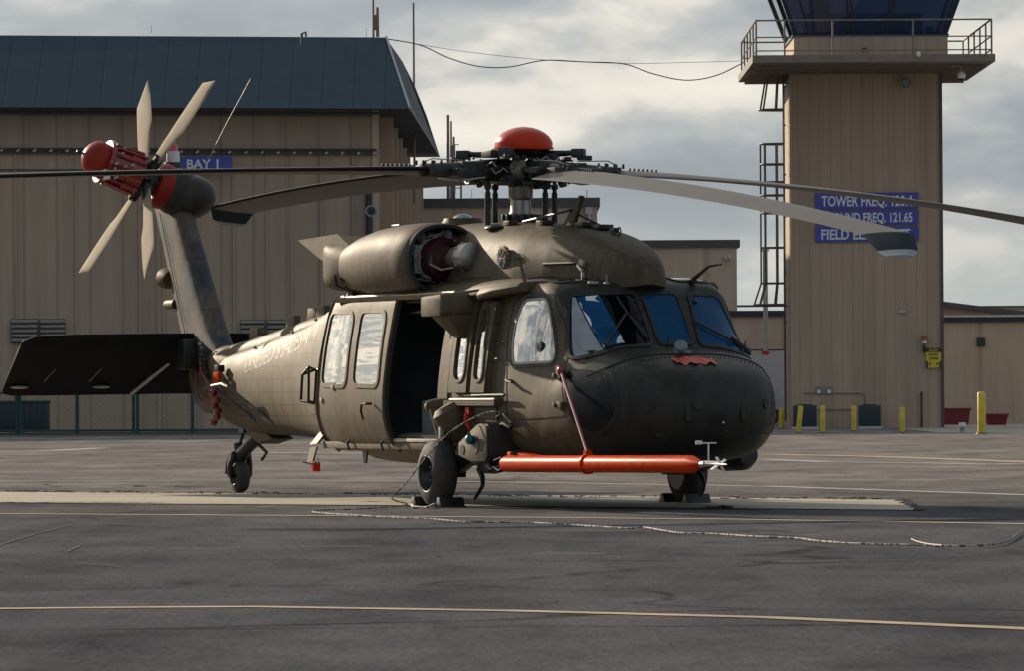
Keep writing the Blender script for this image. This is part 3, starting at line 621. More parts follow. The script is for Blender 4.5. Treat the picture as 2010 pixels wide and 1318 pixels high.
for px in (1600, 1650, 1790, 1825):
    q = P(px, 56, 162); b = MB(); b.box((q.x, 162.1, zc0+.25), (.28, .1, .2)); child(b, 'monitor', M['grey'], T, bevel=.01)
# railing
rl = MB(); zt_ = P(1700, 39, 157).z; zm = P(1700, 72, 157).z
for z, r in ((zt_, .026), (zm, .02), (zd1+.12, .02)):
    rl.tube([(DX0, 156.95, z), (DX1, 156.95, z), ], r, 6); rl.tube([(DX0, 156.95, z), (DX0, 166.8, z)], r, 6); rl.tube([(DX1, 156.95, z), (DX1, 166.8, z)], r, 6); rl.tube([(DX0, 166.8, z), (DX1, 166.8, z)], r, 6)
child(rl, 'railing_rail', M['rail'], T)
for px in (1484, 1540, 1634, 1792, 1946):
    x = P(px, 70, 157).x; b = MB(); b.cyl((x, 156.95, zd1), (x, 156.95, zt_), .026, n=8); child(b, 'railing_post', M['rail'], T)
for x in (DX0, DX1):
    for y in (158.8, 160.8, 162.8, 164.8, 166.8): b = MB(); b.cyl((x, y, zd1), (x, y, zt_), .024, n=8); child(b, 'railing_post', M['rail'], T)
# ladder with safety cage on the left face
LX = P(1536, 300, 163).x; LY = 162.2; ld = MB()
for dy in (-.2, .2): ld.bb((LX-.02, LY+dy-.025, .2), (LX+.02, LY+dy+.025, 10.1))
z = .4
while z < 10: ld.tube([(LX, LY-.2, z), (LX, LY+.2, z)], .013, 6); z += .3
child(ld, 'ladder', M['ladderm'], T)
for z in (3.0, 4.4, 6.0, 7.2, 8.6, 9.7):
    b = MB(); b.bb((LX, LY-.03, z), (TX0-.1, LY+.03, z+.05)); child(b, 'ladder_bracket', M['rail'], T, smooth=False)
cg = MB(); zc = [P(1500, y, 162).z for y in (598, 556, 486, 418, 383, 357, 322, 282)]
R_c = .36
def arc(z, flare=0):
    return [(LX-R_c*(1+flare)*sin(a)*1.85, LY-R_c*(1+flare)*cos(a), z) for a in [pi*i/10 for i in range(11)]]
for i, z in enumerate(zc): cg.tube(arc(z, .0 if z > 3.6 else .3), .03, 6)
for k in (1, 3, 5, 7, 9): cg.tube([arc(zc[0], .3)[k], arc(zc[1])[k], arc(zc[-1])[k]], .028, 6)
child(cg, 'ladder_cage', M['ladderm'], T)
cg = MB(); zu = [P(1500, 215, 162).z, P(1500, 152, 162).z]
for k in (1, 4, 7, 9): cg.tube([arc(zu[0], .05)[k], arc(zu[1], -.2)[k]], .03, 6)
cg.tube(arc(zu[0], .05), .035, 6); child(cg, 'upper_ladder_cage', M['ladderm'], T)
b = MB(); b.tube([P(1447, 601, 164), P(1556, 600, 164)], .035, 6); child(b, 'cross_rail', M['ladderm'], T)
b = MB(); q = P(1502, 500, 166); b.cyl((q.x, 166, P(1502, 690, 166).z), (q.x, 166, P(1502, 493, 166).z), .075, n=10); b.cyl((q.x, 166, P(1502, 493, 166).z), (q.x, 166, P(1502, 489, 166).z), .12, n=10); child(b, 'vent_stack', M['pale'], T)
# round horn, camera, lamp, conduit on the tower
sp = empty('siren_horn', P(1777, 163, 160.9)); tag(sp, 'round beige siren horn high on the tower front', 'siren')
b = MB(); b.lathe((0, -.18, 0), (0, .1, 0), [(0, .17), (.1, .17), (.12, .14), (1, .16)], 22); b.build('housing', M['tower'], sp); b = MB(); b.lathe((0, -.2, 0), (0, -.17, 0), [(0, .10), (1, .12)], 18); b.build('mouth', M['grey'], sp)
b = MB(); b.lathe((0, -.186, 0), (0, -.182, 0), [(0, .145), (1, .145)], 18); b.build('ring', M['coping'], sp)
sp = empty('dome_camera', P(1885, 128, 157.6)); tag(sp, 'white dome security camera hanging below the walkway at right', 'camera')
b = MB(); b.tube([(-.25, 0, -.03), (-.1, 0, .02), (0, 0, -.05), (.02, 0, -.16)], .03, 8); b.build('arm', M['grey'], sp); b = MB(); b.ell((.03, 0, -.28), (.12, .12, .11)); b.cyl((.03, 0, -.28), (.03, 0, -.17), .11, .06); b.build('housing', M['white'], sp); b = MB(); b.ell((.03, 0, -.36), (.08, .08, .06)); b.build('dome', M['black'], sp)
sp = empty('strobe_light', P(1814, 690, 160.97)); tag(sp, 'small orange strobe light on the tower above the yellow sign', 'warning light')
b = MB(); b.cyl((0, -.08, 0), (0, -.08, .22), .025); b.box((0, -.04, .05), (.09, .07, .14)); b.build('bracket', M['black'], sp); b = MB(); b.lathe((0, -.08, .22), (0, -.08, .30), [(0, .075), (1, .05)], 14); b.build('reflector', M['white'], sp)
b = MB(); b.lathe((0, -.08, .30), (0, -.08, .44), [(0, .07), (.7, .085), (1, .04)], 14); b.build('lens', mat('orange_lens', (.42, .10, .03), .3), sp)
for px, lab in ((1607, 'left one of two small white socket boxes low on the tower wall'), (1627, 'right one of two small white socket boxes low on the tower wall')):
    sp = empty('socket_box', P(px, 773, 160.97)); tag(sp, lab, 'socket box'); b = MB(); b.bb((-.05, -.07, 0), (.05, 0, .09)); b.build('cover', M['white'], sp, bevel=.01); b = MB(); b.bb((-.075, -.035, -.02), (.075, 0.0, .20)); b.build('back_plate', M['grey'], sp, bevel=.005)
b = MB(); b.tube([P(1578, 773, 160.95), P(1690, 773, 160.95), P(1696, 775, 160.95), P(1698, 782, 160.95), P(1698, 797, 160.95)], .015, 6); b.tube([P(1605, 805, 160.95), P(1672, 805, 160.95)], .015, 6); child(b, 'conduit', M['rail'], T)
b = MB(); b.cyl(P(1809, 770, 160.94), P(1809, 848, 160.94), .03, n=8); child(b, 'standpipe', mat('rusty_pipe', (.08, .045, .035), .7, var=.3), T)
b = MB(); q = P(1771, 605, 160.95); b.cyl(q+Vector((0, 0, -.15)), q+Vector((0, 0, .25)), .012, n=6); b.bb((q.x-.10, 160.9, q.z-.12), (q.x+.10, 160.98, q.z-.06)); child(b, 'aerial_bracket', M['pale'], T)
b = MB(); q = P(1697, 96, 160.5); b.ell(q, (.08, .06, .04)); child(b, 'deck_lamp', M['coping'], T)
b = MB(); q = P(1803, 106, 156.8); b.ell(q, (.06, .06, .08)); child(b, 'floodlight', M['white'], T)
# AC units
for (a, c_, lab) in ((1559, 1604, 'left dark green air conditioning unit at the foot of the tower'), (1688, 1730, 'right dark green air conditioning unit at the foot of the tower')):
    xa = P(a, 800, 159.5).x; xb = P(c_, 800, 159.5).x; w = xb-xa; r = empty('air_conditioner', ((xa+xb)/2, 160, 0)); tag(r, lab, 'air conditioner')
    h = P(a, 797, 159.5).z
    b = MB(); b.bb((-w/2, -.3, .06), (w/2, .3, h)); b.build('casing', M['acb'], r, bevel=.02)
    for j in range(7): z = .13+j*(h-.22)/6; g_ = MB(); g_.bb((-w/2+.05, -.315, z), (w/2-.05, -.3, z+.03)); g_.build('grille_slat', M['cabdark'], r, smooth=False)
    b = MB(); b.bb((-w/2-.05, -.36, 0), (w/2+.05, .36, .06)); b.build('base_slab', M['pale'], r, smooth=False)
    b = MB(); b.cyl((0, 0, h), (0, 0, h+.03), w*.33, n=20); b.build('fan_guard', M['black'], r)
# tower signs
for i, (s, y0, y1, w0, lab) in enumerate((('TOWER FREQ. 120.4', 377, 410, 1, 'blue tower frequency sign, topmost of three stacked on the tower'), ('GROUND FREQ. 121.65', 411, 441, 1, 'blue ground frequency sign, middle of three stacked on the tower'), ('FIELD ELEV. 48 FT.', 443, 475, 1, 'blue field elevation sign, lowest of three stacked on the tower'))):
    sign('tower_sign', lab, 1600, 1803, y0, y1, 160.95, [s], M['sign'], M['signtxt'], .66)
# yellow warning sign
a = P(1818, 723, 160.93); c_ = P(1847, 684, 160.93); w = c_.x-a.x; h = c_.z-a.z
r = empty('warning_sign', ((a.x+c_.x)/2, 160.93, a.z)); tag(r, 'yellow and black slow blind corner sign low on the tower right edge', 'sign')
b = MB(); b.bb((-w/2, -.02, 0), (w/2, .02, h)); b.build('sign_panel', M['yel2'], r, smooth=False)
b = MB(); b.bb((-w/2, -.024, h*.80), (w/2, -.0205, h)); b.bb((-w/2, -.024, 0), (-w/2+.05, -.0205, h*.34)); b.bb((w/2-.05, -.024, 0), (w/2, -.0205, h*.34))
b.add([(-w*.36, -.024, h*.2), (-w*.2, -.024, h*.29), (-w*.2, -.024, h*.11)], [(0, 1, 2)]); b.add([(w*.36, -.024, h*.2), (w*.2, -.024, h*.29), (w*.2, -.024, h*.11)], [(0, 1, 2)]); b.build('black_band', M['black'], r, smooth=False)
for s, zz, hh, mm in (('SLOW', .83, .13, 'yel2'), ('BLIND', .62, .13, 'black'), ('CORNER', .42, .13, 'black')):
    vs, fs = text_mesh(s, 1, .02); x0 = min(v.x for v in vs); x1 = max(v.x for v in vs); k = h*hh/.73; kx = w*.62/(x1-x0)
    t_ = MB(); t_.add([((v.x-(x0+x1)/2)*kx, -.0275, h*zz+v.y*k) for v in vs], fs); t_.build('lettering', M[mm], r, smooth=False)
# ---------------- masts and cables
def mast(px, pyt, pyb, Y, r, lab, nm='antenna_mast', extra=None, grp=None):
    a = P(px, pyb, Y); c_ = P(px, pyt, Y); o = empty(nm, a); tag(o, lab, 'antenna', grp)
    b = MB(); b.cyl((0, 0, 0), (0, 0, c_.z-a.z), r, r*.8, n=8); b.build('pole', M['rail'], o)
    if extra:
        for z0_, z1_, dx, rr in extra:
            b = MB(); b.cyl((dx, 0, z0_), (dx, 0, z1_), rr, n=8); b.tube([(0, 0, (z0_+z1_)/2), (dx, 0, (z0_+z1_)/2)], .02); b.build('aerial', M['rail'], o)
mast(733, -30, 75, 168.5, .035, 'thick pole antenna on the hangar roof corner, cut by the top edge')
mast(741, 14, 72, 168.6, .055, 'short thick whip antenna at the hangar roof corner beside the taller pole', extra=[(.2, .65, -.06, .05)])
mast(814, 5, 400, 205, .045, 'tall thin mast rising behind the hangar roof slope')
mast(719, 55, 74, 168.4, .008, 'tiny thin whip on the hangar roof near the corner poles')
mast(297, 50, 64, 168.4, .008, 'tiny thin whip on the left part of the hangar roof')
mast(880, 225, 392, 239, .07, 'tallest pole of the antenna cluster left of the rotor hub')
mast(886, 237, 392, 239.5, .05, 'second pole of the antenna cluster, slimmer than its neighbour')
mast(891, 268, 392, 240, .06, 'antenna with thick panel aerials in the cluster left of the rotor hub', extra=[(.3, 2.3, -.04, .11), (.1, .9, .3, .04), (2.3, 2.34, .2, .02)])
mast(905, 350, 392, 240, .035, 'short thin pole at the right of the antenna cluster')
mast(926, 372, 392, 240, .012, 'thin short whip on the low roof right of the antenna cluster')
mast(1152, 372, 392, 240, .02, 'tiny whip near the right end of the building behind the mast')
def cable(pix, Y0, Y1, r, lab):
    n_ = len(pix); 
    def cr4(p, t):
        i = min(int(t), n_-2); u = t-i; p0 = p[max(i-1, 0)]; p1 = p[i]; p2 = p[i+1]; p3 = p[min(i+2, n_-1)]
        return tuple(.5*((2*p1[k])+(-p0[k]+p2[k])*u+(2*p0[k]-5*p1[k]+4*p2[k]-p3[k])*u*u+(-p0[k]+3*p1[k]-3*p2[k]+p3[k])*u**3) for k in (0, 1))
    pts = []
    for j in range(61):
        t = (n_-1)*j/60; a, c = cr4(pix, t); pts.append(wp(a, c, Y0+(Y1-Y0)*(a-pix[0][0])/(pix[-1][0]-pix[0][0])))
    b = MB(); b.tube(pts, r, 5); tag(b.build('overhead_cable', M['wire']), lab, 'cable')
cable([(760, 76), (825, 88), (880, 113), (940, 130), (1000, 131), (1068, 118), (1145, 121), (1225, 125), (1280, 144), (1345, 157), (1405, 148), (1462, 121)], 168, 166, .016, 'thick overhead cable sagging in two loops between hangar and tower')
cable([(760, 76), (915, 101), (1068, 117), (1225, 124), (1350, 122), (1462, 119)], 168.3, 166.3, .007, 'thin straight wire strung from hangar roof to tower walkway')
# ---------------- rope/cable on the ground and up to the helicopter
# ================================================================== HELICOPTER
HRZ = pi/2-YAW
Rh = Matrix.Rotation(HRZ, 3, 'Z'); Th = -(Rh @ Vector((CAMX, CAMY, 0)))
def h2w(x, y, z): return Rh @ Vector((x, y, z))+Th
H = empty('helicopter', h2w(-3.43, 0, 0), HRZ); H['heli'] = 1
tag(H, 'large olive military helicopter with four drooping rotor blades parked on the apron', 'helicopter')

# ---- hull sections: (x, [(y, z) x 9 from top centre to bottom centre])
SEC = [
 (0.03, [(0, .98), (.02, .98), (.035, .975), (.05, .965), (.055, .95), (.05, .93), (.035, .91), (.02, .90), (0, .90)]),
 (-.03, [(0, 1.15), (.13, 1.14), (.24, 1.11), (.31, 1.04), (.335, .95), (.31, .85), (.23, .77), (.12, .72), (0, .71)]),
 (-.14, [(0, 1.28), (.22, 1.27), (.42, 1.22), (.54, 1.11), (.57, .96), (.54, .80), (.42, .68), (.22, .61), (0, .60)]),
 (-.32, [(0, 1.385), (.30, 1.37), (.57, 1.31), (.73, 1.17), (.765, .97), (.73, .77), (.58, .61), (.30, .53), (0, .52)]),
 (-.55, [(0, 1.46), (.36, 1.445), (.68, 1.38), (.87, 1.21), (.91, .98), (.87, .74), (.70, .56), (.36, .48), (0, .47)]),
 (-.80, [(0, 1.515), (.40, 1.50), (.76, 1.43), (.97, 1.23), (1.01, .98), (.97, .72), (.79, .53), (.40, .45), (0, .44)]),
 (-.96, [(0, 1.545), (.42, 1.53), (.80, 1.455), (1.015, 1.24), (1.055, .98), (1.01, .71), (.83, .52), (.42, .44), (0, .43)]),
 (-1.20, [(0, 1.80), (.42, 1.785), (.82, 1.60), (1.04, 1.27), (1.085, .98), (1.045, .70), (.87, .51), (.44, .43), (0, .42)]),
 (-1.46, [(0, 2.075), (.43, 2.06), (.84, 1.86), (1.035, 1.38), (1.11, .99), (1.07, .70), (.90, .51), (.46, .43), (0, .42)]),
 (-1.62, [(0, 2.175), (.43, 2.165), (.86, 2.075), (1.0, 1.60), (1.125, 1.03), (1.08, .70), (.92, .51), (.47, .43), (0, .42)]),
 (-1.85, [(0, 2.225), (.44, 2.22), (.88, 2.155), (1.03, 1.68), (1.14, 1.05), (1.10, .70), (.94, .52), (.48, .44), (0, .43)]),
 (-2.3, [(0, 2.245), (.47, 2.24), (.91, 2.175), (1.065, 1.72), (1.165, 1.08), (1.125, .72), (.97, .55), (.5, .46), (0, .45)]),
 (-3.0, [(0, 2.25), (.49, 2.248), (.94, 2.185), (1.09, 1.74), (1.18, 1.10), (1.14, .74), (1.0, .58), (.5, .49), (0, .48)]),
 (-6.2, [(0, 2.25), (.49, 2.248), (.94, 2.185), (1.09, 1.74), (1.18, 1.10), (1.14, .74), (1.0, .58), (.5, .49), (0, .48)]),
 (-6.9, [(0, 2.22), (.47, 2.21), (.89, 2.11), (1.05, 1.70), (1.14, 1.10), (1.09, .76), (.94, .60), (.47, .51), (0, .50)]),
 (-7.8, [(0, 2.10), (.40, 2.09), (.72, 1.99), (.86, 1.65), (.92, 1.14), (.88, .82), (.73, .64), (.38, .55), (0, .54)]),
 (-9.0, [(0, 1.93), (.27, 1.92), (.50, 1.83), (.62, 1.56), (.66, 1.18), (.62, .90), (.50, .71), (.26, .62), (0, .61)]),
 (-10.2, [(0, 1.80), (.20, 1.79), (.36, 1.71), (.46, 1.49), (.49, 1.20), (.46, .96), (.36, .77), (.19, .67), (0, .66)]),
 (-11.3, [(0, 1.67), (.15, 1.66), (.27, 1.59), (.345, 1.42), (.365, 1.20), (.34, .98), (.26, .79), (.13, .68), (0, .67)]),
 (-12.2, [(0, 1.58), (.11, 1.57), (.20, 1.52), (.26, 1.40), (.275, 1.23), (.255, 1.04), (.19, .87), (.09, .77), (0, .76)]),
 (-13.0, [(0, 1.50), (.07, 1.49), (.13, 1.46), (.17, 1.38), (.18, 1.27), (.165, 1.15), (.13, 1.04), (.06, .98), (0, .97)]),
 (-13.6, [(0, 1.44), (.03, 1.44), (.05, 1.42), (.065, 1.39), (.07, 1.34), (.065, 1.28), (.05, 1.25), (.03, 1.23), (0, 1.23)]),
]
def catmull(a, b, c, d, t): return .5*((2*b)+(-a+c)*t+(2*a-5*b+4*c-d)*t*t+(-a+3*b-3*c+d)*t*t*t)
def pch(x):
    n_ = len(SEC)
    if x >= SEC[0][0]: return SEC[0][1]
    if x <= SEC[-1][0]: return SEC[-1][1]
    i = 0
    while SEC[i+1][0] > x: i += 1
    x1, x2 = SEC[i][0], SEC[i+1][0]; u = (x-x1)/(x2-x1); h = x2-x1; out = []
    for k in range(9):
        r = []
        for c in (0, 1):
            p1 = SEC[i][1][k][c]; p2 = SEC[i+1][1][k][c]; d = (p2-p1)/h
            def slope(j):
                if j <= 0 or j >= n_-1: return d
                xa, xb, xc = SEC[j-1][0], SEC[j][0], SEC[j+1][0]; fa, fb, fc = (SEC[q][1][k][c] for q in (j-1, j, j+1))
                da = (fb-fa)/(xb-xa); db = (fc-fb)/(xc-xb)
                if da*db <= 0: return 0
                ha = xb-xa; hb = xc-xb; w1 = 2*hb+ha; w2 = hb+2*ha
                return (w1+w2)/(w1/da+w2/db)
            m1 = slope(i)*h; m2 = slope(i+1)*h
            r.append((2*u**3-3*u*u+1)*p1+(u**3-2*u*u+u)*m1+(-2*u**3+3*u*u)*p2+(u**3-u*u)*m2)
        out.append(tuple(r))
    return out
_cache = {}
def half(x, n_=48):
    key = round(x, 5)
    if key in _cache: return _cache[key]
    c = pch(x); ext = [(-c[1][0], c[1][1])]+list(c)+[(-c[7][0], c[7][1])]; pts = []
    for j in range(n_+1):
        t = 8*j/n_; i = min(int(t), 7); u = t-i
        pts.append(tuple(catmull(ext[i][q], ext[i+1][q], ext[i+2][q], ext[i+3][q], u) for q in (0, 1)))
    _cache[key] = pts; return pts
def side(x, z, s=-1, off=0.0):
    """point on the hull flank at station x, height z, pushed out by off along the section normal"""
    P_ = half(x)
    for j in range(6, 46):
        (y0, z0), (y1, z1) = P_[j], P_[j+1]
        if z1 <= z <= z0 and z0 > z1:
            t = (z0-z)/(z0-z1); y = y0+(y1-y0)*t; nx, nz = (z0-z1), (y1-y0); ln = sqrt(nx*nx+nz*nz)
            return Vector((x, s*(y+off*nx/ln), z+off*nz/ln))
    return Vector((x, s*P_[24][0], z))
def inside(x, y, z):
    P_ = half(x)
    ztop = zbot = None
    for j in range(48):
        (y0, z0), (y1, z1) = P_[j], P_[j+1]
        if min(y0, y1) <= y <= max(y0, y1) and y0 != y1:
            zz = z0+(z1-z0)*(y-y0)/(y1-y0)
            if ztop is None: ztop = zz
            zbot = zz
    return ztop is not None and zbot <= z <= ztop
def front(y, z, off=0.0):
    """point on the nose / windshield surface for given (y, z)"""
    def fx(y, z):
        lo, hi = -2.6, .03; ay = abs(y)
        for _ in range(26):
            mid = (lo+hi)/2
            if inside(mid, ay, z): lo = mid
            else: hi = mid
        return lo
    x = fx(y, z)
    if off:
        e = .01; gx = (fx(y+e, z)-fx(y-e, z))/(2*e); gz = (fx(y, z+e)-fx(y, z-e))/(2*e); nn = Vector((1, -gx, -gz)).normalized(); return Vector((x, y, z))+nn*off
    return Vector((x, y, z))
def pip(poly, a, b):
    c = False; n_ = len(poly)
    for i in range(n_):
        (x1, y1), (x2, y2) = poly[i], poly[(i+1) % n_]
        if (y1 > b) != (y2 > b) and a < (x2-x1)*(b-y1)/(y2-y1)+x1: c = not c
    return c
def rounded(poly, r, n_=5):
    out = []; m_ = len(poly)
    for i in range(m_):
        p = Vector(poly[i]); a = Vector(poly[i-1]); b = Vector(poly[(i+1) % m_]); da = (a-p); db = (b-p); rr = min(r, da.length*.45, db.length*.45)
        s = p+da.normalized()*rr; e_ = p+db.normalized()*rr
        for k in range(n_+1): t = k/n_; q = s*(1-t)**2+p*2*t*(1-t)+e_*t*t; out.append((q.x, q.y))
    return out
def resample(poly, step):
    out = []
    for i in range(len(poly)):
        a = Vector(poly[i]); b = Vector(poly[(i+1) % len(poly)]); k = max(1, int((b-a).length/step))
        for j in range(k): q = a+(b-a)*(j/k); out.append((q.x, q.y))
    return out
def grow(poly, d):
    """offset a convex-ish polygon outward by d"""
    area = sum(poly[i][0]*poly[(i+1) % len(poly)][1]-poly[(i+1) % len(poly)][0]*poly[i][1] for i in range(len(poly)))
    sg = 1 if area > 0 else -1; out = []
    for i in range(len(poly)):
        a = Vector(poly[i-1]); p = Vector(poly[i]); b = Vector(poly[(i+1) % len(poly)])
        t = (b-a); 
        if t.length < 1e-9: out.append(poly[i]); continue
        t.normalize(); nn = Vector((t.y, -t.x))*sg; q = p+nn*d; out.append((q.x, q.y))
    return out
# windows and openings -------------------------------------------------
def sym(p): return [(-a, b) for a, b in p]
WS_S = [(-.78, 2.05), (-.15, 2.07), (-.17, 1.572), (-.52, 1.55), (-.95, 1.435)]      # (y, z) starboard windshield
WS_P = [(.79, 2.045), (.425, 2.06), (.345, 1.565), (.58, 1.545), (.96, 1.43)]
WS_C = [(-.075, 2.068), (.285, 2.067), (.262, 1.575), (-.085, 1.578)]
WSR = {k: rounded(v, .05) for k, v in (('s', WS_S), ('c', WS_C), ('p', WS_P))}
CHIN = [(-1.14, 1.345), (-.85, 1.335), (-.54, 1.29), (-.40, 1.08), (-.43, .86), (-.63, .73), (-.86, .79), (-1.0, 1.0)]      # (x, z)
CDOOR = [(-2.13, 2.01), (-1.74, 2.02), (-1.62, 1.86), (-1.40, 1.42), (-2.13, 1.405), (-2.20, 1.6), (-2.22, 1.80)]
GW1 = [(-3.28, 1.24), (-3.03, 1.24), (-3.07, 1.92), (-3.31, 1.92)]; GW2 = [(-2.82, 1.24), (-2.64, 1.24), (-2.71, 1.93), (-2.86, 1.93)]
CARGO = [(-3.82, .70), (-5.6, .70), (-5.6, 2.03), (-3.82, 2.03)]
RC = rounded(CDOOR, .07); RCH = rounded(CHIN, .09)
RG1 = rounded(GW1, .12); RG2 = rounded(GW2, .11); RCA = rounded(CARGO, .07, 3)
hs = [(grow(p, .014)) for p in (RC, RCH, RG1, RG2)]
hull = MB(); xs_ = []
x = .03
while x > -13.6: xs_.append(x); x -= (.012 if x > -.2 else .022 if x > -3.9 else .045 if x > -7 else .05)
xs_.append(-13.6); NH = 96; verts = []
for x in xs_:
    P_ = half(x, 48) if False else half(x)
    # densify half polyline to 72 segments over the flank
    ring = []
    for j in range(NH+1):
        t = 48*j/NH; i = min(int(t), 47); u = t-i; a, b = P_[i], P_[i+1]; ring.append((a[0]+(b[0]-a[0])*u, a[1]+(b[1]-a[1])*u))
    verts.append([(x, -p[0], p[1]) for p in ring]+[(x, p[0], p[1]) for p in ring[-2:0:-1]])
nr = len(verts[0]); hv = [p for r in verts for p in r]; hf = []
def holed(c):
    x, y, z = c
    if x > -2.4 and z > 1.35 and x < -.6:
        for p in WSR.values():
            if pip(grow(p, .012), y, z) and x > -1.9: 
                f_ = front(y, z)
                if abs(f_.x-x) < .09: return True
    if -7 < x < -.3:
        for i, p in enumerate(hs):
            if i > 1 and y > 0 and False: continue
            if pip(p, x, z) and abs(y) > .5: return True
        if pip(RCA, x, z) and abs(y) > .6 and y < 0: return True
    return False
for i in range(len(verts)-1):
    for k in range(nr):
        k2 = (k+1) % nr; f = (i*nr+k, i*nr+k2, (i+1)*nr+k2, (i+1)*nr+k); c = [sum(hv[q][w] for q in f)/4 for w in range(3)]
        if not holed(c): hf.append(f)
hull.add(hv, hf)
hull.add([hv[k] for k in range(nr)], [tuple(range(nr))])
# darker nose is a material zone forward of the nose-door seam
HB = hull.build('fuselage', [M['hull'], M['nose']], H, ang=40)
for p in HB.data.polygons:
    c = p.center
    seam_x = -.88 if c.z < 1.3 else -.88-(c.z-1.3)*1.0
    if c.x > seam_x and (abs(c.y) < .99 or c.x > -.80): p.material_index = 1
def pane_front(name, poly, mt, off=.004, parent=H, fw=.018, nsub=14):
    ys = [p[0] for p in poly]; zs = [p[1] for p in poly]; mb = MB(); cy = sum(ys)/len(ys); cz = sum(zs)/len(zs)
    rp = resample(poly, .05); rings = []
    for k in range(0, nsub+1):
        t = k/nsub; rings.append([front(cy+(a-cy)*t, cz+(b-cz)*t, off) for a, b in rp] if k else [front(cy, cz, off)]*len(rp))
    mb.loft(rings, caps=False); o = mb.build(name, mt, parent)
    fr = MB(); ro = grow(rp, fw); ri = grow(rp, -.008)
    fr.loft([[front(a, b, -.006) for a, b in ri], [front(a, b, .014) for a, b in ri], [front(a, b, .014) for a, b in ro], [front(a, b, -.004) for a, b in ro]], caps=False)
    f_ = fr.build(name+'_frame', M['nose'], o); return o
def pane_side(name, poly, mt, off=.005, parent=H, s=-1, fw=.035, fmat=None, foff=.016, nsub=10, hof=0.0, fname=None):
    xs = [p[0] for p in poly]; zs = [p[1] for p in poly]; mb = MB(); cx = sum(xs)/len(xs); cz = sum(zs)/len(zs); rp = resample(poly, .05)
    rings = [[side(cx+(a-cx)*k/nsub, cz+(b-cz)*k/nsub, s, off+hof) for a, b in rp] for k in range(1, nsub+1)]
    mb.loft([[side(cx, cz, s, off+hof)]*len(rp)]+rings, caps=False); o = mb.build(name, mt, parent)
    fr = MB(); ro = grow(rp, fw); ri = grow(rp, -.006)
    fr.loft([[side(a, b, s, hof-.004) for a, b in ri], [side(a, b, s, hof+foff) for a, b in ri], [side(a, b, s, hof+foff) for a, b in ro], [side(a, b, s, hof-.003) for a, b in ro]], caps=False)
    fr.build(fname or 'window_frame', fmat or M['hull'], o); return o
o = pane_front('windshield', WSR['s'], M['clearw']); o['label'] = 'starboard windshield, half blue and half clear'
def sheet(name, poly, off, mt, par):
    rp = resample(poly, .04); cy = sum(a for a, b in poly)/len(poly); cz = sum(b for a, b in poly)/len(poly); mb = MB()
    mb.loft([[front(cy+(a-cy)*k/8, cz+(b-cz)*k/8, off) for a, b in rp] for k in range(1, 9)]+[]); return mb.build(name, mt, par)
mb_ = sheet('blue_film', [(-.725, 2.035), (-.51, 2.05), (-.48, 1.80), (-.44, 1.585), (-.52, 1.575), (-.665, 1.53)], .010, M['wind'], o); mb_.location = (0, 0, 0)
mb_ = sheet('sun_blind', [(-.765, 2.03), (-.735, 2.035), (-.68, 1.515), (-.92, 1.455)], .010, M['shade'], H)
mb_ = sheet('sun_blind', [(.76, 2.0), (.78, 2.0), (.95, 1.47), (.80, 1.53)], -.05, M['shade'], H)
pane_front('centre_windshield', WSR['c'], M['wind']); pane_front('windshield', WSR['p'], M['wind'])
for s in (-1, 1):
    pane_side('chin_window', RCH, M['chin'], s=s, fmat=M['nose'], fw=.028, foff=.008)
    d = pane_side('cockpit_door_window', RC, M['cock_glass'], s=s, fmat=M['alu'], fw=.016, foff=.012)
    # black riveted seal round the cockpit door window
    rp = resample(RC, .05); se = MB(); ri = grow(rp, .016); ro = grow(rp, .045)
    se.loft([[side(a, b, s, .002) for a, b in ri], [side(a, b, s, .008) for a, b in ri], [side(a, b, s, .008) for a, b in ro], [side(a, b, s, .001) for a, b in ro]], caps=False); se.mi = 1; rv = se
    for a, b in resample(grow(rp, .058), .045): q = side(a, b, s, .004); rv.ell(q, (.006, .004, .006), 6, 4)
    rv.build('window_seal', [M['seal'], M['alu']], d)
    if s < 0:
        v = MB(); q = side(-1.70, 1.56, s, .012); v.lathe(q, q+Vector((0, -.012, 0)), [(0, .055), (1, .05)], 20); v.lathe(q+Vector((0, -.012, 0)), q+Vector((0, -.03, 0)), [(0, .03), (1, .02)], 16); v.build('window_vent', M['grey'], d)
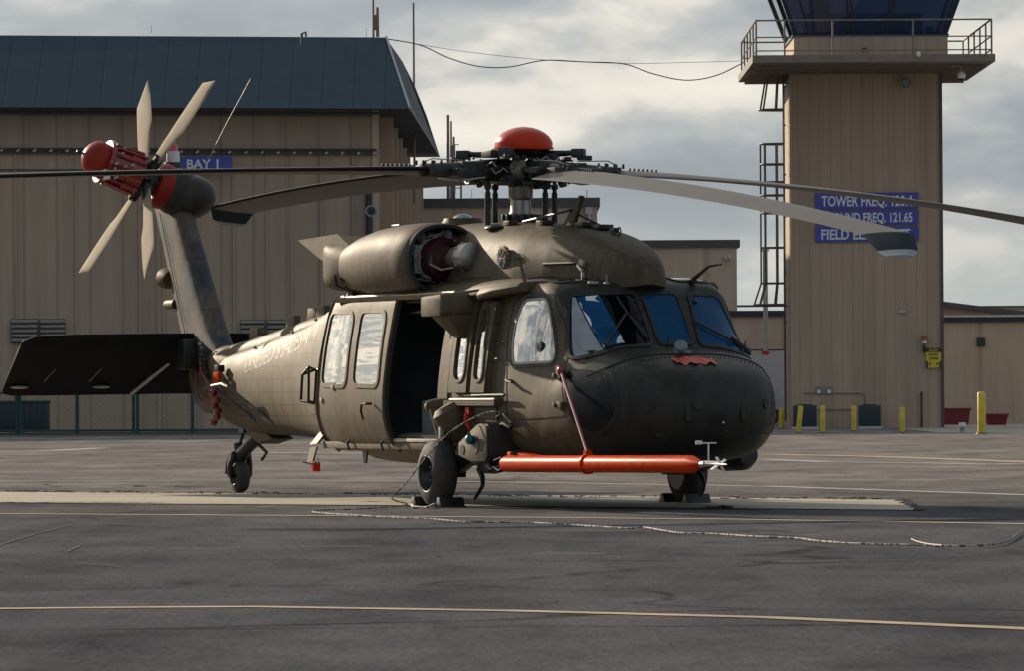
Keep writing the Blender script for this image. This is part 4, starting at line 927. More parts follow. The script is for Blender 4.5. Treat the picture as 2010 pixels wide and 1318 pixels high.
# gunner window panels: proud sliding panels with oval panes and deep gaps between
def side_panel(mb, poly, h0, h1, s=-1, step=.06):
    rp = resample(poly, step); 
    cx = sum(p[0] for p in rp)/len(rp); cz = sum(p[1] for p in rp)/len(rp)
    rings = [[side(a, b, s, h0) for a, b in rp], [side(a, b, s, h1) for a, b in rp]]
    for k in range(9, -1, -1): rings.append([side(cx+(a-cx)*k/10, cz+(b-cz)*k/10, s, h1) for a, b in rp])
    mb.loft(rings, caps=False)
def frame_panel(mb, outer, inner, h0, h1, s=-1, step=.05, n_=None):
    """panel with a hole: outer/inner polygons sampled by angle round the centre"""
    cx = sum(p[0] for p in inner)/len(inner); cz = sum(p[1] for p in inner)/len(inner); n_ = n_ or 72
    def hit(poly, an):
        dx, dz = cos(an), sin(an); best = 0
        for i in range(len(poly)):
            (x1, z1), (x2, z2) = poly[i], poly[(i+1) % len(poly)]; ex, ez = x2-x1, z2-z1; den = dx*ez-dz*ex
            if abs(den) < 1e-12: continue
            t = ((x1-cx)*ez-(z1-cz)*ex)/den; u = ((x1-cx)*dz-(z1-cz)*dx)/den
            if t > 0 and -1e-6 <= u <= 1+1e-6: best = max(best, t)
        return (cx+dx*best, cz+dz*best)
    ans = sorted([2*pi*k/n_ for k in range(n_)]+[atan2(p[1]-cz, p[0]-cx) % (2*pi) for p in outer])
    O = [hit(outer, a) for a in ans]; I = [hit(inner, a) for a in ans]; rings = [[side(a, b, s, h0) for a, b in O], [side(a, b, s, h1) for a, b in O]]
    for k in range(1, 6): rings.append([side(o[0]+(i[0]-o[0])*k/5, o[1]+(i[1]-o[1])*k/5, s, h1) for o, i in zip(O, I)])
    rings.append([side(i[0], i[1], s, h0) for i in I]); mb.loft(rings, caps=False)
for s in (-1, 1):
    for g_, (poly, x0, x1) in enumerate(((RG1, -3.40, -2.96), (RG2, -2.89, -2.57))):
        mb = MB(); frame_panel(mb, [(x0, 1.12), (x1, 1.12), (x1, 2.0), (x0, 2.0)], poly, 0, .085 if g_ == 0 else .07, s); w = mb.build('gunner_window', M['hull'], H)
        hof = .085 if g_ == 0 else .07
        p2 = pane_side('window_pane', grow(poly, .004), M['gun_glass'], off=-.012, s=s, parent=w, hof=hof, fw=.022, foff=.012); p2.location = (0, 0, 0)
# ---- sliding cargo door: shell standing proud of the flank
DX0_, DX1_ = -6.93, -5.03
OFFD = .075
W1 = rounded([(-6.80, 1.22), (-6.08, 1.20), (-6.13, 1.93), (-6.86, 1.94)], .10); W2 = rounded([(-5.87, 1.21), (-5.22, 1.20), (-5.27, 1.93), (-5.92, 1.94)], .10)
SH = 0.0
def shift(p, dx): return [(a+dx, b) for a, b in p]
for s in (-1, 1):
    mb = MB(); n_x = 44; n_z = 40; vs = []; fs = []
    zlo, zhi = .60, 2.075
    for i in range(n_x+1):
        xx = DX0_+(DX1_-DX0_)*i/n_x
        for j in range(n_z+1):
            zz = zlo+(zhi-zlo)*j/n_z; vs.append(side(xx, zz, s, OFFD))
    for i in range(n_x):
        for j in range(n_z):
            xx = DX0_+(DX1_-DX0_)*(i+.5)/n_x; zz = zlo+(zhi-zlo)*(j+.5)/n_z
            if pip(grow(W1, -.0), xx, zz) or pip(grow(W2, 0), xx, zz): continue
            fs.append((i*(n_z+1)+j, (i+1)*(n_z+1)+j, (i+1)*(n_z+1)+j+1, i*(n_z+1)+j+1))
    mb.add(vs, fs)
    # returned edges
    pf = [(DX0_, zlo), (DX1_, zlo), (DX1_, zhi), (DX0_, zhi)]; rp = resample(pf, .05)
    mb.loft([[side(a, b, s, OFFD) for a, b in rp], [side(a, b, s, .012) for a, b in rp]], caps=False)
    D = mb.build('sliding_door', M['olive'], H); 
    if s < 0: D['label'] = 'starboard cabin door slid partly open'
    for wnd in (W1, W2):
        p2 = pane_side('door_window', wnd, M['door_glass'], off=-.004, s=s, parent=D, hof=OFFD, fw=.035, foff=.010, fmat=M['olive']); p2.location = (0, 0, 0)
        for ch in p2.children: ch.location = (0, 0, 0)
    def behind(nm, poly, mt, o_=.045):
        mb = MB(); rp = resample(poly, .06); cx = sum(a for a, b in rp)/len(rp); cz = sum(b for a, b in rp)/len(rp)
        mb.loft([[side(cx+(a-cx)*k/6, cz+(b-cz)*k/6, s, o_) for a, b in rp] for k in range(1, 7)]); mb.build(nm, mt, D).location = (0, 0, 0)
    for k_, (xa, xb) in enumerate(((-6.88, -6.03), (-5.94, -5.18))):
        w_ = xb-xa
        behind('reflection_sheet', [(xa, 1.50), (xa+w_*.3, 1.44), (xa+w_*.6, 1.49), (xb, 1.53), (xb, 1.97), (xa, 1.97)], M['pale_sheet'])  # pale sheet behind the pane paints in the bright cloud reflection
        behind('yellow_cloth' if k_ == 0 else 'grey_cloth', [(xa+w_*.25, 1.18), (xa+w_*.72, 1.18), (xa+w_*.72, 1.47), (xa+w_*.25, 1.45)], M['yellowcloth'] if k_ == 0 else M['seat'], .04)
        behind('dark_lining', [(xa, 1.18), (xb, 1.18), (xb, 1.6), (xa, 1.6)], M['inner'], .03)
        behind('cushion', [(xa+.08, 1.19), (xb-.08, 1.19), (xb-.12, 1.26), (xa+.15, 1.27)], M['pale_sheet'], .052)
    e_ = MB(); e_.tube([side(DX0_, zlo+(zhi-zlo)*t/20, s, OFFD) for t in range(21)], .022, 8); e_.build('door_edge_trim', M['olive'], D).location = (0, 0, 0); e_ = MB(); e_.tube([side(DX1_, zlo+(zhi-zlo)*t/20, s, OFFD) for t in range(21)], .022, 8); e_.build('door_edge_trim', M['olive'], D).location = (0, 0, 0)
    e_ = MB(); e_.tube([side(DX1_+.018, zlo+.02+(zhi-zlo-.04)*t/20, s, OFFD-.03) for t in range(21)], .02, 8); e_.build('door_seal', M['seal'], D).location = (0, 0, 0)
    q = side(-5.33, 1.02, s, OFFD+.01); e_ = MB(); e_.tube([q+Vector((.0, s*.0, 0)), q+Vector((0, s*.06, 0)), q+Vector((-.10, s*.07, 0)), q+Vector((-.12, s*.07, -.08)), q+Vector((-.06, s*.07, -.16))], .013, 8); e_.build('door_handle', M['black'], D).location = (0, 0, 0)
    for (a, b) in ((-6.75, 1.05), (-6.4, 1.18)):
        q = side(a, b, s, OFFD+.005); e_ = MB(); e_.box(q, (.05, .03, .05)); e_.build('latch', M['alu'], D, bevel=.005).location = (0, 0, 0)
    # upper and lower rails
    r_ = MB(); pts = [side(-3.7-3.2*t/20, 2.10, s, .045) for t in range(21)]; r_.tube(pts, .022, 8); r_.build('door_rail', M['alu'], H)
    r_ = MB(); r_.bb((-6.9, s*1.02, .555), (-3.75, s*1.16, .625)); r_.build('door_sill', M['hull'], H, bevel=.006)
    r_ = MB(); r_.bb((-5.2, s*1.05, .63), (-3.8, s*1.17, .665)); r_.build('sill_plate', M['alu'], H, bevel=.005)
    for xx in (-6.15, -5.25): r_ = MB(); r_.tube([(xx, s*1.14, .66), (xx, s*1.20, .62), (xx, s*1.18, .54)], .014, 6); r_.build('door_roller_arm', M['black'], H)
    # post between the opening and the gunner windows, lower rails ahead
    r_ = MB(); side_panel(r_, [(-3.80, .66), (-3.56, .66), (-3.56, 2.02), (-3.80, 2.02)], 0, .02, s); r_.build('door_post', M['hull'], H)
    for zz, h_ in ((1.095, .05), (1.055, .075)):
        r_ = MB(); r_.tube([side(-3.05+.9*t/8, zz, s, h_) for t in range(9)] if zz > 1.08 else [side(-3.35+1.05*t/8, zz, s, h_) for t in range(9)], .016, 8); r_.build('window_rail', M['alu'] if zz < 1.08 else M['olive'], H)
    r_ = MB(); side_panel(r_, [(-3.5, 1.0), (-2.30, 1.0), (-2.30, 1.05), (-3.5, 1.05)], 0, .085, s); r_.build('track_shelf', M['olive'], H)
    # hinges, handle of the cockpit door
    for zz in (1.275, 1.0):
        q = side(-1.19 if zz > 1.1 else -1.10, zz, s, .02); r_ = MB(); r_.box(q, (.10, .04, .07)); r_.box(q+Vector((-.085, s*.01, 0)), (.05, .05, .045)); r_.build('door_hinge', M['olive'], H, bevel=.006)
    q = side(-2.12, 1.235, s, .0); r_ = MB(); r_.cyl(q, q+Vector((0, s*.05, 0)), .018, n=10); r_.tube([q+Vector((-.05, s*.045, .01)), q+Vector((.0, s*.05, 0)), q+Vector((.10, s*.05, -.015))], .012, 8); r_.build('door_handle', M['olive'], H)
    for zz in (1.45, 1.60): q = side(-2.43, zz, s, .012); r_ = MB(); r_.tube([q+Vector((-.03, 0, 0)), q+Vector((-.03, s*.03, 0)), q+Vector((.02, s*.03, 0)), q+Vector((.02, 0, 0))], .007, 6); r_.build('grab_loop', M['olive'], H)
    # door outline groove
    gv = MB(); out_ = [(-1.06, .90), (-1.06, 1.0), (-1.20, 1.37), (-1.43, 1.76), (-1.66, 2.075), (-2.20, 2.085), (-2.34, 1.99), (-2.36, 1.72), (-2.24, 1.28), (-2.20, 1.08), (-2.20, .90), (-2.08, .86)]
    rp = resample(rounded(out_, .06), .05); a_ = grow(rp, .004); b_ = grow(rp, -.004)
    gv.loft([[side(p, q, s, .0015) for p, q in a_], [side(p, q, s, .0045) for p, q in a_], [side(p, q, s, .0045) for p, q in b_], [side(p, q, s, .0015) for p, q in b_]], caps=False); gv.build('cockpit_door_seam', M['seal'], H)
# nose door seam
sm = MB(); pts = [front(-.99+1.98*t/50, 1.475-.24*abs((t-25)/25)**3.2, .003) for t in range(1, 50)]; sm.tube(pts, .009, 6); sm.build('nose_door_seam', M['seal'], H)
sm = MB(); pts = [front(-.86, 1.34, .002)]+[side(-.66, 1.24-.10*t, -1, .002) for t in range(6)]; 
for s in (-1, 1): sm.tube([side(-.80, 1.36-.085*t, s, .002) if not (.7 < 1.36-.085*t < 1.3) else side(-.47+.0*t, 1.36-.085*t, s, .002) for t in range(10)][2:8], .005, 6)
sm.build('nose_side_seam', M['seal'], H)
# nose details
for (y, z, r) in ((-.62, .98, .05), (-.18, 1.0, .055), (.62, 1.0, .05)):
    m_ = MB(); q = front(y, z, .002); nn = (front(y, z, .05)-q).normalized(); m_.lathe(q-nn*.01, q+nn*.012, [(0, r), (1, r*.92)], 18); m_.build('nose_access_cap', M['nose'], H)
for (y, z) in ((-.28, .93), (.30, .93)):
    m_ = MB(); q = front(y, z, .004); m_.box(q, (.03, .05, .17), Ry(-.15)); m_.build('nose_latch', M['nose'], H, bevel=.008)
m_ = MB(); q = front(.08, .83, .006); m_.ell(q, (.012, .012, .012), 10, 6); m_.build('nose_stud', M['white'], H)
# red streamer panel and round probe mount on top of nose
q = front(-.02, 1.485, .02); m_ = MB(); m_.lathe(q+Vector((.0, -.02, .03)), q+Vector((.07, -.05, .06)), [(0, .055), (.6, .065), (1, .05)], 20); m_.lathe(q+Vector((.07, -.05, .06)), q+Vector((.075, -.052, .062)), [(0, .038), (1, .02)], 16); m_.box(q+Vector((.0, 0, -.02)), (.08, .14, .06)); m_.build('temperature_probe', M['grey'], H)
vs = []; rs_ = MB()
for i in range(13):
    y = -.24+.42*i/12; wob = .012*sin(i*2.1); vs += [front(y, 1.445+wob*.4-.02*abs(i-6)/6, .012+.008*sin(i*1.7)), front(y, 1.375+wob-.0*i, .014+.01*cos(i*1.3))]
rs_.add(vs, [(2*i, 2*i+1, 2*i+3, 2*i+2) for i in range(12)]); rs_.build('red_streamer', M['red'], H)
# wipers
for s, pts in ((-1, [(-.62, 1.56), (-.60, 1.60), (-.33, 1.86)]), (1, [(.93, 1.50), (.88, 1.50), (.62, 1.64), (.36, 1.78)])):
    m_ = MB(); P3 = [front(a, b, .035) for a, b in pts]; m_.tube(P3, .012, 6); q = P3[0]; m_.ell(q-Vector((0, 0, .02)), (.035, .035, .045), 10, 8); 
    if s > 0: m_.tube([front(.95, 1.49, .05), front(.70, 1.60, .055)], .018, 6)
    else: m_.tube([front(-.36, 2.02, .03), front(-.32, 1.86, .03), front(-.20, 1.62, .03)], .012, 6)
    m_.build('wiper', M['black'], H)
for (y, z) in ((-.02, 1.55), (.90, 1.50)):
    m_ = MB(); q = front(y, z, .0); m_.cyl(q, q+Vector((.015, 0, .11)), .012, .006, n=8); m_.build('washer_post', M['black'], H)
# roof eyebrow glass, roof antennas
def top(x, y, off=0):
    P_ = half(x); ay = abs(y)
    for j in range(24):
        (y0, z0), (y1, z1) = P_[j], P_[j+1]
        if y0 <= ay <= y1: return Vector((x, y, z0+(z1-z0)*(ay-y0)/(y1-y0)+off))
    return Vector((x, y, P_[12][1]+off))
for s in (-1, 1):
    eb = MB(); rp = resample(rounded([(-1.72, .40), (-1.74, .80), (-2.45, .86), (-2.40, .50)], .1), .05); cx = -2.07; cy = .64
    rings = [[top(cx+(a-cx)*k/6, s*(cy+(b-cy)*k/6), .006) for a, b in rp] for k in range(1, 7)]; eb.loft([[top(cx, s*cy, .006)]*len(rp)]+rings, caps=False); eb.build('eyebrow_window', M['clearw'], H)
    rp2 = grow(rp, .03); eb = MB(); eb.loft([[top(a, s*b, .0) for a, b in rp], [top(a, s*b, .014) for a, b in rp], [top(a, s*b, .014) for a, b in rp2], [top(a, s*b, -.002) for a, b in rp2]], caps=False); eb.build('eyebrow_frame', M['nose'], H)
for b0, b1, b2 in (((-2.25, -.93, 2.17), (-2.39, -.93, 2.43), (-2.22, -1.06, 2.43)), ((-1.65, .58, 2.21), (-1.18, .52, 2.33), (-.98, .56, 2.345))):
    m_ = MB(); m_.tube([b0, b1, b2], .018, 8, rs=[.022, .014, .009]); m_.ell(Vector(b0)+Vector((0, 0, -.01)), (.07, .035, .025), 14, 8); m_.build('pitot_tube', M['olive'], H)
for (x, y) in ((-1.62, -.36), (-1.40, .47)):
    m_ = MB(); q = top(x, y); m_.cyl(q, q+Vector((-.01, .01, .085)), .010, .005, n=8); m_.ell(q, (.05, .03, .018), 12, 6); m_.build('air_temperature_probe', M['alu'] if y < 0 else M['black'], H)
m_ = MB(); q = top(-1.62, -.50, .02); m_.box(q, (.05, .10, .03)); m_.build('wire_cutter_mount', M['alu'], H, bevel=.01)

# ---- cabin interior
m_ = MB()
def liner(pts, caps=True): pass
m_.bb((-6.1, -1.02, .68), (-1.2, 1.02, .72)); m_.bb((-6.1, -.90, 2.06), (-3.6, .90, 2.10)); m_.build('cabin_floor', M['inner'], H, smooth=False)
m_ = MB(); m_.bb((-6.15, -1.04, .7), (-6.1, 1.04, 2.1)); m_.build('rear_bulkhead', M['inner'], H, smooth=False)
m_ = MB(); m_.loft([[side(x_, z_, 1, -.05) for z_ in [.7+1.36*k/12 for k in range(13)]] for x_ in [-6.1+2.5*i/6 for i in range(7)]], caps=False, closed=False); m_.build('cabin_wall', M['inner'], H)
m_ = MB(); m_.bb((-5.6, -.75, 2.0), (-5.0, -.5, 2.06)); m_.tube([(-5.5, -.95, 1.98), (-4.6, -.9, 1.97), (-3.9, -.95, 1.98)], .025); m_.tube([(-5.3, -.9, 2.0), (-5.0, -1.0, 1.93), (-4.4, -.98, 1.95), (-4.2, -.9, 2.02)], .016); m_.build('ceiling_cables', M['black'], H)
for x_ in (-4.3, -5.1):
    for y_ in (.45, -.1):
        m_ = MB(); m_.bb((x_-.22, y_-.25, 1.02), (x_+.22, y_+.25, 1.08)); m_.bb((x_-.26, y_-.25, 1.08), (x_-.20, y_+.25, 1.75)); m_.build('cabin_seat', M['seat'], H, bevel=.02)
        m_ = MB(); 
        for a in (-.2, .2):
            for b in (-.22, .22): m_.cyl((x_+a, y_+b, .7), (x_+a, y_+b, 1.02), .014, n=6)
        m_.build('seat_legs', M['alu'], H)
m_ = MB(); m_.box((-4.35, -.75, .88), (.75, .45, .34)); m_.build('equipment_case', M['inner'], H, bevel=.02)
# cockpit
m_ = MB(); m_.box((-1.30, 0, 1.18), (.45, 1.7, .60)); m_.build('instrument_panel', M['black'], H, bevel=.05)
m_ = MB(); m_.loft([[Vector((-1.02, y, 1.47)), Vector((-1.02, y, 1.52)), Vector((-1.62, y, 1.50)), Vector((-1.62, y, 1.44))] for y in (-.82, .82)]); m_.build('glare_shield', M['black'], H)
m_ = MB(); m_.bb((-2.60, -1.0, .7), (-2.56, 1.0, 2.15)); m_.build('cockpit_bulkhead', M['inner'], H, smooth=False)
for s in (-1, 1):
    m_ = MB(); m_.box((-2.05, s*.48, 1.02), (.50, .50, .14)); m_.box((-2.32, s*.48, 1.42), (.14, .52, .82), Ry(-.12)); m_.build('pilot_seat', M['seat'], H, bevel=.05)
    m_ = MB(); m_.box((-2.31, s*.48, 1.88), (.12, .30, .18), Ry(-.12)); m_.build('headrest', M['seat'], H, bevel=.04)
    m_ = MB(); m_.ell((-2.10, s*.46, 1.86), (.15, .125, .14), 20, 12); m_.build('flight_helmet', mat('pale_helmet', (.34, .38, .38), .35, var=.15) if s < 0 else bpy.data.materials['pale_helmet'], H)
    m_ = MB(); m_.ell((-2.04, s*.46, 1.85), (.115, .11, .075), 18, 8); m_.build('helmet_visor', M['black'], H)
m_ = MB(); m_.bb((-1.75, -.18, .75), (-1.45, .18, 1.15)); m_.build('centre_console', M['black'], H, bevel=.03)
m_ = MB(); m_.bb((-2.4, -.25, 2.02), (-1.75, .25, 2.12)); m_.build('overhead_console', M['black'], H, bevel=.02)
# pedals visible in the chin bubble
m_ = MB(); m_.tube([(-1.0, -.62, .72), (-.86, -.62, .98), (-.80, -.62, 1.10)], .014); m_.box((-.82, -.62, 1.02), (.04, .12, .09)); m_.tube([(-1.0, -.36, .72), (-.86, -.36, .98)], .014); m_.box((-.82, -.36, 1.0), (.04, .12, .09)); m_.build('rudder_pedals', M['alu'], H)

# ---- engine / transmission fairing
FS = [(-1.38, .03, 2.16, 2.26), (-1.45, .16, 2.14, 2.36), (-1.6, .27, 2.13, 2.45), (-1.85, .38, 2.12, 2.545), (-2.2, .49, 2.11, 2.64), (-2.6, .60, 2.10, 2.71), (-3.1, .71, 2.10, 2.77), (-3.8, .76, 2.10, 2.82), (-4.6, .76, 2.10, 2.85), (-5.6, .72, 2.10, 2.85), (-6.4, .62, 2.08, 2.76), (-7.2, .48, 2.05, 2.56), (-8.0, .30, 1.95, 2.30), (-8.8, .16, 1.85, 2.03)]
def fsec(x):
    for i in range(len(FS)-1):
        if FS[i][0] >= x >= FS[i+1][0]:
            u = (x-FS[i][0])/(FS[i+1][0]-FS[i][0]); p = [FS[max(i-1, 0)], FS[i], FS[i+1], FS[min(i+2, len(FS)-1)]]
            return [catmull(p[0][k], p[1][k], p[2][k], p[3][k], u) for k in (1, 2, 3)]
    return list(FS[-1][1:])
def fring(x, n_=28):
    w, z0, z1 = fsec(x); out = []
    for k in range(n_+1):
        a = pi*k/n_; c, s_ = cos(a), sin(a)
        out.append(Vector((x, w*(abs(c)**.62)*(1 if c > 0 else -1), z0+(z1-z0)*(s_**.72))))
    return out
def fpt(x, a, off=0):
    w, z0, z1 = fsec(x); c, s_ = cos(a), sin(a); return Vector((x, (w+off)*(abs(c)**.62)*(1 if c > 0 else -1), z0+(z1-z0+off)*(s_**.72)))
fm = MB(); xx = -1.38; rings = []
while xx > -8.8: rings.append(fring(xx)); xx -= .07
fm.loft(rings, caps=True, closed=True); fm.build('engine_fairing', M['cowl'], H)
# round vent on fairing side, cut-outs, latches
def fside(x, z):
    lo, hi = pi, pi/2
    for _ in range(30):
        m = (lo+hi)/2
        if fpt(x, m).z < z: lo = m
        else: hi = m
    return fpt(x, lo)
q = fside(-3.30, 2.45); m_ = MB(); m_.lathe(q+Vector((0, .02, 0)), q+Vector((0, -.022, 0)), [(0, .125), (.9, .125), (1, .105)], 28); m_.build('fairing_vent', M['olive'], H)
m_ = MB(); m_.lathe(q+Vector((0, -.02, 0)), q+Vector((0, -.026, 0)), [(0, .10), (1, .10)], 24)
m_.build('vent_mesh', M['black'], H)
m_ = MB()
for k in range(4): a = pi*k/4; m_.tube([q+Vector((.09*cos(a), -.028, .09*sin(a))), q-Vector((.09*cos(a), .028, .09*sin(a)))], .005, 5)
for k in range(20): a = 2*pi*k/20; m_.ell(q+Vector((.14*cos(a), -.012, .14*sin(a))), (.007, .005, .007), 6, 4)
m_.build('vent_bolts', M['alu'], H)
for (x, a, l_) in ((-4.0, 2.05, .12), ):
    q = fpt(x, a, .004); m_ = MB(); m_.ell(q, (.14, .10, .035), 16, 8); m_.build('fairing_scoop', M['black'], H)
q = fside(-2.0, 2.33)+Vector((0, -.0, 0)); m_ = MB(); m_.box(q+Vector((0, -.03, .05)), (.10, .03, .05), Ry(.3)); m_.box(q+Vector((-.03, -.035, -.0)), (.14, .03, .03), Ry(.5)); m_.box(q+Vector((.02, -.03, -.07)), (.03, .03, .07)); m_.build('fairing_latch', M['alu'], H, bevel=.005)
m_ = MB(); qs = [fside(x_, 2.38)+Vector((0, -.004, 0)) for x_ in (-2.05, -2.3, -2.6)]; m_.tube(qs, .016, 6); m_.build('fairing_handhold', M['black'], H)
for z_, xa, xb in ((2.155, -4.2, -3.55), (2.27, -4.15, -3.5)):
    m_ = MB(); k = 0; x_ = xa
    while x_ < xb: q = fside(x_, z_); m_.box(q, (.03, .012, .012)); x_ += .055
    m_.build('rivet_row', M['black'], H, smooth=False)
# roof shelf seam, cabin roof panels along starboard side
for s in (-1, 1):
    m_ = MB(); m_.tube([(-2.3-.25*t, s*(.80+.02*min(t, 4)), 2.185) for t in range(17)], .018, 6); m_.build('roof_rail', M['black'], H)
# ---- engine cowls
def ring_yz(x, cy, cz, ry, rz, n_=40, pw=.85):
    out = []
    for k in range(n_):
        a = 2*pi*k/n_; c, s_ = cos(a), sin(a); out.append(Vector((x, cy+ry*(abs(c)**pw)*(1 if c > 0 else -1), cz+rz*(abs(s_)**pw)*(1 if s_ > 0 else -1))))
    return out
for s in (-1, 1):
    m_ = MB(); cs = [(-4.56, .80, 2.475, .385, .35), (-4.60, .80, 2.475, .41, .365), (-4.85, .80, 2.475, .43, .375), (-5.3, .80, 2.47, .44, .375), (-5.8, .79, 2.46, .425, .36), (-6.2, .78, 2.45, .395, .325), (-6.55, .77, 2.44, .35, .275)]
    rings = [ring_yz(x, s*cy, cz, ry, rz) for x, cy, cz, ry, rz in cs]
    inner = [ring_yz(-5.35, s*.80, 2.475, .37, .33), ring_yz(-4.565, s*.80, 2.475, .372, .34)]
    m_.loft(rings, caps=False); m_.build('engine_cowl', M['cowl'], H)
    m_ = MB(); m_.loft(inner, caps=False); m_.build('cowl_lining', M['black'], H)
    m_ = MB(); m_.loft([ring_yz(-4.60, s*.80, 2.475, .335, .30), ring_yz(-4.535, s*.80, 2.475, .35, .32), ring_yz(-4.535, s*.80, 2.475, .385, .352), ring_yz(-4.575, s*.80, 2.475, .397, .362)], caps=False); m_.build('cowl_lip', M['seal'], H)
    m_ = MB(); m_.loft([ring_yz(-5.30, s*.80, 2.475, .37, .33), ring_yz(-5.32, s*.80, 2.475, .37, .33)], caps=True); m_.build('firewall', M['black'], H)
    # exhaust duct
    m_ = MB(); rings = [ring_yz(-6.50, s*.77, 2.44, .335, .262), ring_yz(-6.66, s*.80, 2.44, .33, .26, pw=.7), ring_yz(-6.85, s*.84, 2.44, .29, .25, pw=.5), ring_yz(-7.0, s*.86, 2.46, .25, .24, pw=.4), ring_yz(-6.99, s*.86, 2.46, .22, .21, pw=.4), ring_yz(-6.8, s*.84, 2.45, .22, .20, pw=.4)]
    m_.loft(rings); m_.build('exhaust_duct', M['olive'], H)
    m_ = MB(); m_.add([(-6.30, s*.78, 2.72), (-6.82, s*1.02, 2.79), (-7.85, s*1.05, 2.75), (-7.30, s*1.05, 2.56), (-7.0, s*1.05, 2.47), (-6.5, s*1.02, 2.66), (-7.0, s*.5, 2.70), (-7.0, s*.5, 2.45)], [(0, 1, 5), (1, 2, 3, 5), (5, 3, 4), (0, 1, 2, 6), (2, 3, 4, 7, 6), (0, 5, 4, 7, 6)]); m_.build('exhaust_deflector', M['olive'], H, smooth=False)
    m_ = MB(); q = Vector((-6.45, s*1.07, 2.27)); m_.tube([q, q+Vector((0, s*.07, .05)), q+Vector((-.10, s*.09, .09)), q+Vector((-.16, s*.05, -.02)), q+Vector((-.1, 0, -.06)), q], .013, 6); m_.build('cowl_grab_ring', M['black'], H)
    m_ = MB(); m_.tube([(-6.1, s*.62, 2.78), (-6.1, s*.62, 2.86), (-6.28, s*.62, 2.86), (-6.28, s*.62, 2.76)], .014, 6); m_.build('cowl_step', M['black'], H)
    # pylon under the nacelle
    m_ = MB(); m_.loft([[Vector((x, s*.55, z0)), Vector((x, s*1.0, z0)), Vector((x, s*.90, 2.2)), Vector((x, s*.55, 2.3))] for x, z0 in ((-4.95, 2.12), (-5.6, 2.10), (-6.6, 2.08))]); m_.build('engine_deck', M['olive'], H)
    m_ = MB(); m_.loft([[Vector((-6.5, s*.55, 2.06)), Vector((-6.5, s*1.05, 2.06)), Vector((-6.5, s*.95, 2.26)), Vector((-6.5, s*.55, 2.3))], [Vector((-7.15, s*.5, 2.0)), Vector((-7.15, s*.98, 2.0)), Vector((-7.1, s*.85, 2.12)), Vector((-7.1, s*.5, 2.2))]]); m_.build('aft_engine_fairing', M['olive'], H, smooth=False)
    # the engine itself
    E = MB(); 
    E.lathe((-5.28, s*.80, 2.46), (-4.78, s*.80, 2.46), [(0, .25), (.6, .25), (.8, .22), (1, .20)], 24); E.build('engine_casing', M['grey'], H)
    E = MB(); E.lathe((-4.80, s*.79, 2.47), (-4.55, s*.79, 2.47), [(0, .22), (.3, .235), (.7, .235), (1, .19)], 28); E.lathe((-4.55, s*.79, 2.47), (-4.44, s*.79, 2.47), [(0, .185), (.5, .14), (1, .10)], 24); E.build('intake_cover', M['maroon'], H)
    E = MB(); E.lathe((-4.52, s*.78, 2.47), (-3.98, s*.72, 2.49), [(0, .06), (.2, .075), (.34, .085), (.36, .115), (.66, .125), (.70, .145), (.95, .14), (1, .10)], 26); E.build('input_gearbox', M['steel'], H)
    E = MB()
    for k in range(10): a = 2*pi*k/10; E.ell((-4.12, s*.735+.142*cos(a), 2.487+.142*sin(a)), (.018, .018, .018), 8, 6)
    E.tube([(-4.5, s*.95, 2.50), (-4.42, s*1.0, 2.42), (-4.3, s*.93, 2.36), (-4.15, s*.86, 2.38)], .012, 6); E.build('gearbox_bolts', M['steel'], H)
    rnd = random.Random(5); E = MB(); E2 = MB()
    for k in range(15):
        a = pi*(.05+.95*k/14) if s < 0 else pi*(.05+.95*k/14)
        r_ = rnd.uniform(.27, .32); c = Vector((rnd.uniform(-4.85, -4.66), s*.80+r_*cos(a), 2.475+r_*.9*sin(a)))
        (E if k % 2 else E2).box(c, (rnd.uniform(.05, .12), rnd.uniform(.03, .08), rnd.uniform(.03, .07)), Rx(rnd.uniform(0, 3)))
    E.box((-4.72, s*1.02, 2.50), (.16, .12, .24)); E.box((-4.70, s*1.03, 2.38), (.14, .10, .10)); E.mi = 1; E.add(E2.v, E2.f); E.build('engine_accessories', [M['grey'], M['dark']], H, bevel=.006)
    E = MB()
    for k in range(18):
        a0 = rnd.uniform(.0, 2*pi); r0 = rnd.uniform(.24, .33); pts = []
        for j in range(5): a = a0+j*.18*rnd.choice((1, 1, -1)); pts.append((-4.62+rnd.uniform(-.1, .05), s*.80+r0*cos(a), 2.475+r0*.9*sin(a)))
        E.tube(pts, rnd.uniform(.005, .010), 5)
    E.build('engine_pipes', M['alu'], H)
    E = MB(); E.tube([(-4.65, s*1.05, 2.15), (-4.4, s*.9, 2.08), (-4.1, s*.86, 2.14)], .02, 6); E.tube([(-4.9, s*.98, 2.2), (-4.5, s*1.0, 2.10), (-4.2, s*.92, 2.10)], .014, 6); E.box((-4.45, s*.88, 2.13), (.3, .15, .06)); E.build('mount_struts', M['dark'], H)
